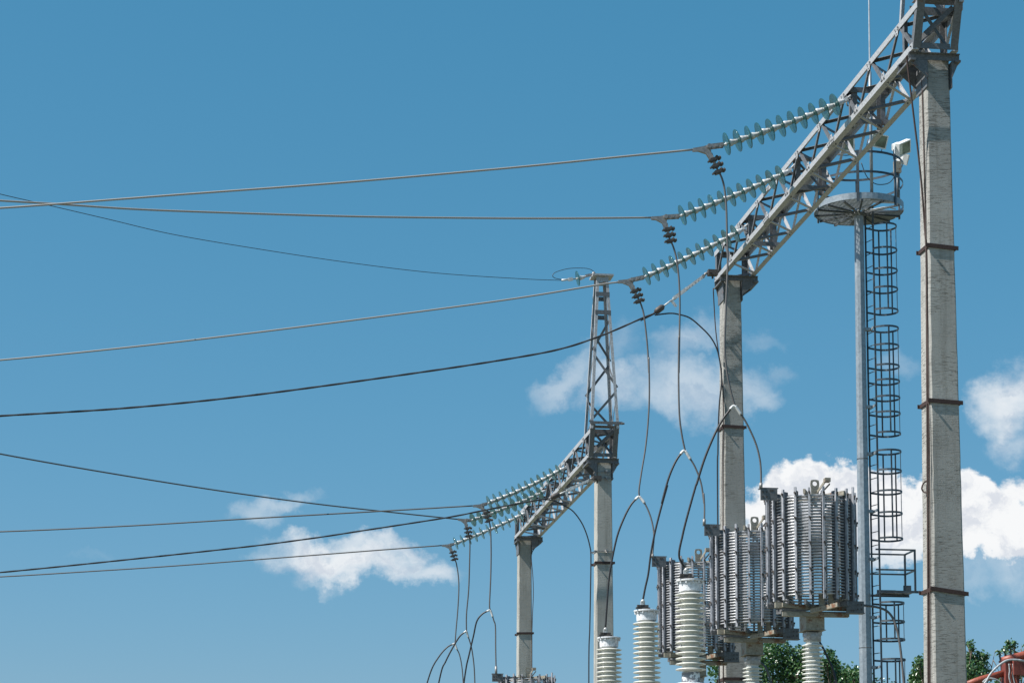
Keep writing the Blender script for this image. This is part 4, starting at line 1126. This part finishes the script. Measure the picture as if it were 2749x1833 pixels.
part(MB().tube([(bx.x, bx.y, zd), (bx.x, bx.y, bx.z)], .03, 8), "conduit", "galv_dark", pm)

# ladder
lx, ly = MX + mr(8) + .06, YP - .05
def ladder(z0, z1, hoops, straps=True):
    pass
lad = MB()
r1 = lambda z: Vector((MX + mr(z) + .085, YP + .12, z)); r2 = lambda z: Vector((MX + mr(z) + .175, YP - .21, z))
def lane(fn, z0, z1): lad.box((fn(z0) + fn(z1)) / 2, (fn(z1) - fn(z0)) / 2, XA * .022, YA * .010)
ztl = zP(560)
lane(r1, .3, ztl); lane(r2, .3, ztl)
ladder_o = part(lad, "ladder", "galv_dark", pm)
z = .5
while z < ztl - .1:
    part(MB().tube([r1(z), r2(z)], .011, 6), "rung", "galv_dark", pm, ladder_o); z += .33
for py in (884, 1092, 1218, 1372, 1500, 1656, 1790):
    z = zP(py); c = (r1(z) + r2(z)) / 2; br = MB(); br.box((c + Vector((MX, YP, z))) / 2, XA * .1, YA * .05, ZA * .035); br.box(c, XA * .012, YA * .19, ZA * .03)
    part(br, "ladder_bracket", "galv", pm, ladder_o)
def hoop(z, r=.33):
    c = (r1(z) + r2(z)) / 2 + XA * .36; pts = [r1(z)]
    for k in range(15):
        t = math.pi * .72 - k * math.pi * 1.44 / 14; pts.append(c + Vector((r * math.cos(t), r * math.sin(t), 0)))
    pts.append(r2(z)); return c, pts
def cage(pys):
    zs = [zP(p) for p in pys]
    for z in zs:
        c, pts = hoop(z); cg = MB()
        for a, b in zip(pts, pts[1:]): n_ = (b - a).cross(ZA).normalized(); cg.box((a + b) / 2, (b - a) / 2 * 1.03, n_ * .004, ZA * .024)
        part(cg, "cage_hoop", "galv_dark", pm, ladder_o)
    for idx in (3, 6, 8, 10, 13):
        a, b = hoop(zs[0])[1][idx], hoop(zs[-1])[1][idx]; c = hoop(zs[0])[0]
        u = Vector((a.x - c.x, a.y - c.y, 0)).normalized()
        part(MB().box((a + b) / 2 - u * .008, (b - a) / 2 * 1.0, u.cross(ZA) * .02, u * .003), "cage_strap", "galv_dark", pm, ladder_o)
cage([608, 672, 727, 777, 835]); cage([882, 930, 984, 1024, 1068, 1110, 1164]); cage([1212, 1264, 1320, 1378, 1446]); cage([1618, 1668, 1716]); cage([1770, 1838, 1900])
# rest platform
rp = MB(); zp_ = zP(1592); zt_ = zP(1480)
xa, xb, ya, yb = MX + mr(5) + .2, MX + mr(5) + .98, YP - .42, YP + .33
for y in (ya, yb):
    for zz in (zt_, (zt_ + zp_) / 2 + .02): rp.cube(xa - .2, xb, y - .018, y + .018, zz - .018, zz + .018)
    for x in (xb,): rp.cube(x - .022, x + .022, y - .02, y + .02, zp_, zt_ + .018)
rp.cube(xb - .018, xb + .018, ya, yb, zt_ - .018, zt_ + .018); rp.cube(xb - .018, xb + .018, ya, yb, (zt_ + zp_) / 2, (zt_ + zp_) / 2 + .035)
rest = part(rp, "rest_platform", "galv_dark", pm)
rp = MB()
x = xa
while x < xb + .03: rp.cube(x, x + .006, ya, yb, zp_, zp_ + .03); x += .03
rp.cube(xa - .1, xb + .1, ya - .012, ya, zp_ - .03, zp_ + .03); rp.cube(xa - .1, xb + .1, yb, yb + .012, zp_ - .03, zp_ + .03)
rp.cube(xa + .05, xb - .25, yb - .02, yb - .012, zp_ + .035, zp_ + .14); rp.cube(xb - .2, xb, ya + .3, ya + .308, zp_ + .035, zp_ + .2)
part(rp, "floor_grate", "galv_dark", pm, rest)

# ---------------------------------------------------------------- trees
def leaf_quads(mb, p, s, rnd):
    d = Vector((rnd.gauss(0, 1), rnd.gauss(0, 1), rnd.gauss(0, .6) - .5)).normalized()
    n = Vector((rnd.gauss(0, 1), rnd.gauss(0, 1), rnd.gauss(0, 1) + .6)); n = (n - d * n.dot(d))
    if n.length < .05: return
    n.normalize(); w = d.cross(n)
    a, b = p, p + d * s; m1 = p + d * s * .38
    l, r_ = m1 + w * s * .40 + n * s * .10, m1 - w * s * .40 + n * s * .10
    mid = p + d * s * .5
    l2, r2_ = p + d * s * .72 + w * s * .22 + n * s * .06, p + d * s * .72 - w * s * .22 + n * s * .06
    mb.add([a, l, l2, b, r2_, r_, mid], [(0, 6, 1), (1, 6, 2), (2, 6, 3), (3, 6, 4), (4, 6, 5), (5, 6, 0)])
def tree(label, px, Y, lobes, base_w=.16, twigs=(), extra=1.0, ls=.076):
    """lobes: display-pixel (x, y, radius) clumps of the crown top; lower crown is filled in below"""
    rnd = random.Random(int(px)); base = at(px * K, 1750, Y=Y); base = Vector((base.x, Y, 0))
    sc = Y / (F / K)
    root = thing("tree", tuple(base), label, "tree", "poplar trees beyond the yard")
    cl = []
    for (x, y, r) in lobes:
        c = atD(x, y, Y + rnd.uniform(-.5, .5)); cl.append((c, r * sc))
    minz = min(c.z for c, r in cl); xs = [c.x for c, r in cl]
    x0, x1 = min(xs) - .6, max(xs) + .6
    for k in range(int(12 * extra)):                                  # lower crown
        cl.append((Vector((rnd.uniform(x0, x1), Y + rnd.uniform(-1.1, 1.1), rnd.uniform(2.6, minz - .1))), rnd.uniform(.5, .8)))
    tk = MB(); top = Vector((base.x, Y, minz + .2))
    tk.tube([base, base + Vector((.05, 0, 1.5)), base + Vector((-.04, .03, 3.2)), top.lerp(base, .25), top], [base_w, base_w * .8, base_w * .6, base_w * .4, base_w * .15], 10)
    trunk = part(tk, "trunk", "bark", root)
    bb = MB()
    for c, r in cl:
        h0 = min(c.z - .3, top.z) * rnd.uniform(.55, .8); s = Vector((base.x, Y, h0)); m_ = s.lerp(c, .5) + Vector((rnd.uniform(-.1, .1), rnd.uniform(-.1, .1), .12))
        bb.tube(spline([s, m_, c], 4), [.035, .032, .029, .026, .022, .019, .016, .013, .010], 6)
        for q in range(6):
            e = c + Vector((rnd.gauss(0, 1), rnd.gauss(0, 1), rnd.gauss(.2, 1))).normalized() * r * rnd.uniform(.5, .95)
            bb.tube([m_.lerp(c, .7), (m_.lerp(c, .7) + e) / 2 + ZA * .05, e], [.010, .007, .003], 5)
    for tw in twigs:
        bb.tube([atD(x, y, Y) for x, y in tw], [.014 - .011 * i / (len(tw) - 1) for i in range(len(tw))], 5)
    part(bb, "limbs", "bark", root)
    lm = MB()
    for c, r in cl:
        n_ = int((1450 if c.z > minz - .05 else 420) * (r / .5) ** 2.1)
        for i in range(n_):
            v = Vector((rnd.gauss(0, 1), rnd.gauss(0, 1), rnd.gauss(0, 1))).normalized() * r * (rnd.random() ** .45)
            k = math.sin(v.x * 9 + c.x * 3) * math.sin(v.z * 8 + c.z) * math.sin(v.y * 7 + 1)
            if k > .45: continue
            leaf_quads(lm, c + v, ls * rnd.uniform(.5, 1.35), rnd)
    part(lm, "crown", "leaf", root)
YT_ = 52
tree("broad dense green tree behind the coils and post insulators", 1760, YT_,
     [(1660, 1535, 40), (1700, 1530, 45), (1745, 1520, 45), (1790, 1505, 42), (1770, 1485, 24), (1835, 1520, 45), (1860, 1500, 26), (1680, 1500, 22), (1810, 1550, 50), (1730, 1560, 50), (1850, 1560, 40)])
tree("narrow pointed tree top between the nearest post insulator and the tubular mast", 1915, YT_ + 3,
     [(1906, 1498, 13), (1898, 1520, 20), (1912, 1518, 16), (1880, 1530, 24), (1925, 1540, 24), (1945, 1548, 22), (1965, 1545, 16), (1900, 1555, 34), (1938, 1566, 30), (1975, 1560, 20)], ls=.08)
tree("low dark tree peeping out left of the nearest concrete column", 2125, YT_ + 1,
     [(2112, 1520, 16), (2110, 1545, 24), (2125, 1555, 30), (2140, 1520, 30), (2098, 1560, 14), (2150, 1550, 30)], extra=.6, ls=.08)
tree("leafy tree with a detached top sprig just right of the nearest concrete column", 2225, YT_ - 2,
     [(2227, 1477, 10), (2232, 1487, 8), (2224, 1505, 12), (2245, 1513, 22), (2262, 1508, 14), (2235, 1545, 34), (2260, 1545, 24), (2215, 1530, 30)],
     twigs=[[(2268, 1568), (2278, 1530), (2283, 1505), (2285, 1495)], [(2278, 1530), (2266, 1515), (2258, 1500)], [(2281, 1515), (2290, 1530), (2296, 1545)], [(2290, 1560), (2302, 1545), (2312, 1530)], [(2290, 1560), (2284, 1545), (2276, 1538)]], extra=.6, ls=.08)
tree("open crowned tree with sparse top sprigs above the orange boom at the right edge", 2330, YT_ + 2,
     [(2318, 1477, 12), (2330, 1480, 10), (2308, 1492, 9), (2294, 1496, 7), (2322, 1503, 11), (2338, 1500, 11), (2352, 1488, 14), (2345, 1512, 14), (2365, 1500, 18), (2360, 1530, 24), (2330, 1545, 22), (2300, 1560, 14)],
     twigs=[[(2310, 1520), (2302, 1515), (2292, 1505)], [(2318, 1520), (2322, 1500), (2328, 1480)]], extra=.6, ls=.08)

# ---------------------------------------------------------------- orange boom at the lower right
YO = 30.0
zo = lambda x, y: at(2540 + x / 8.57, 1650 + y / 8.57, Y=YO)
bo = thing("lifting_boom", (zo(1480, 1400).x, YO, 0), "orange lifting boom with hoses at the bottom right corner", "lifting boom")
mb = MB(); mb.tube([zo(1300, 1060), zo(1560, 985), zo(1791, 925), zo(2300, 790)], .062, 14); part(mb, "upper_arm", "orange", bo)
mb = MB(); mb.tube([zo(350, 1640), zo(800, 1480), zo(1310, 1340)], .050, 14); part(mb, "lower_arm", "orange", bo)
a, b = zo(1300, 1080), zo(1640, 1568)
mb = MB(); mb.cube(a.x, b.x, YO - .10, YO + .10, 1.2, a.z); mb.cube(a.x - .02, b.x + .1, YO - .12, YO + .12, a.z - .0, a.z + .03); bxh = part(mb, "boom_head", "redorange", bo, bevel=.008)
mb = MB(); c = zo(1680, 1240); mb.cube(c.x - .15, c.x + .25, YO - .16, YO - .11, c.z - .11, c.z + .11); part(mb, "ram_bracket", "redorange", bo, bevel=.01)
for k, (dx, sag) in enumerate(((40, 0), (75, 25), (130, -20), (190, 20))):
    part(MB().tube(spline([zo(1330 + dx, 1140), zo(1345 + dx + sag, 1300), zo(1335 + dx, 1450), zo(1400 + dx, 1700)], 8), .011).__class__() .tube(
        [p - YA * .13 for p in spline([zo(1330 + dx, 1140), zo(1345 + dx + sag, 1300), zo(1335 + dx, 1450), zo(1400 + dx, 1700)], 8)], .011), "hose", "orange" if k % 2 else "palecable", bo)
mb = MB(); mb.tube([(b.x - .2, YO, 0), (b.x - .2, YO, 1.3)], .25, 16); part(mb, "slewing_base", "redorange", bo)
single(MB().tube([p - YA * .3 for p in spline([zo(560, 1800), zo(750, 1568), zo(850, 1400), zo(1000, 1240), zo(1200, 1100), zo(1400, 1075), zo(1650, 1110), zo(1791, 1180), zo(2000, 1300)], 8)], .016, 10), "loose_cable", "palecable",
       tuple(zo(560, 1800)), "pale thick loose cable arching in front of the orange boom", "cable")
single(MB().tube([p - YA * .25 for p in spline([zo(700, 1580), zo(800, 1500), zo(950, 1500), zo(1080, 1560), zo(1150, 1650)], 8)], .012, 8), "loose_hose", "palecable",
       tuple(zo(700, 1580)), "short pale hose curling low over the orange boom's lower arm", "hose")
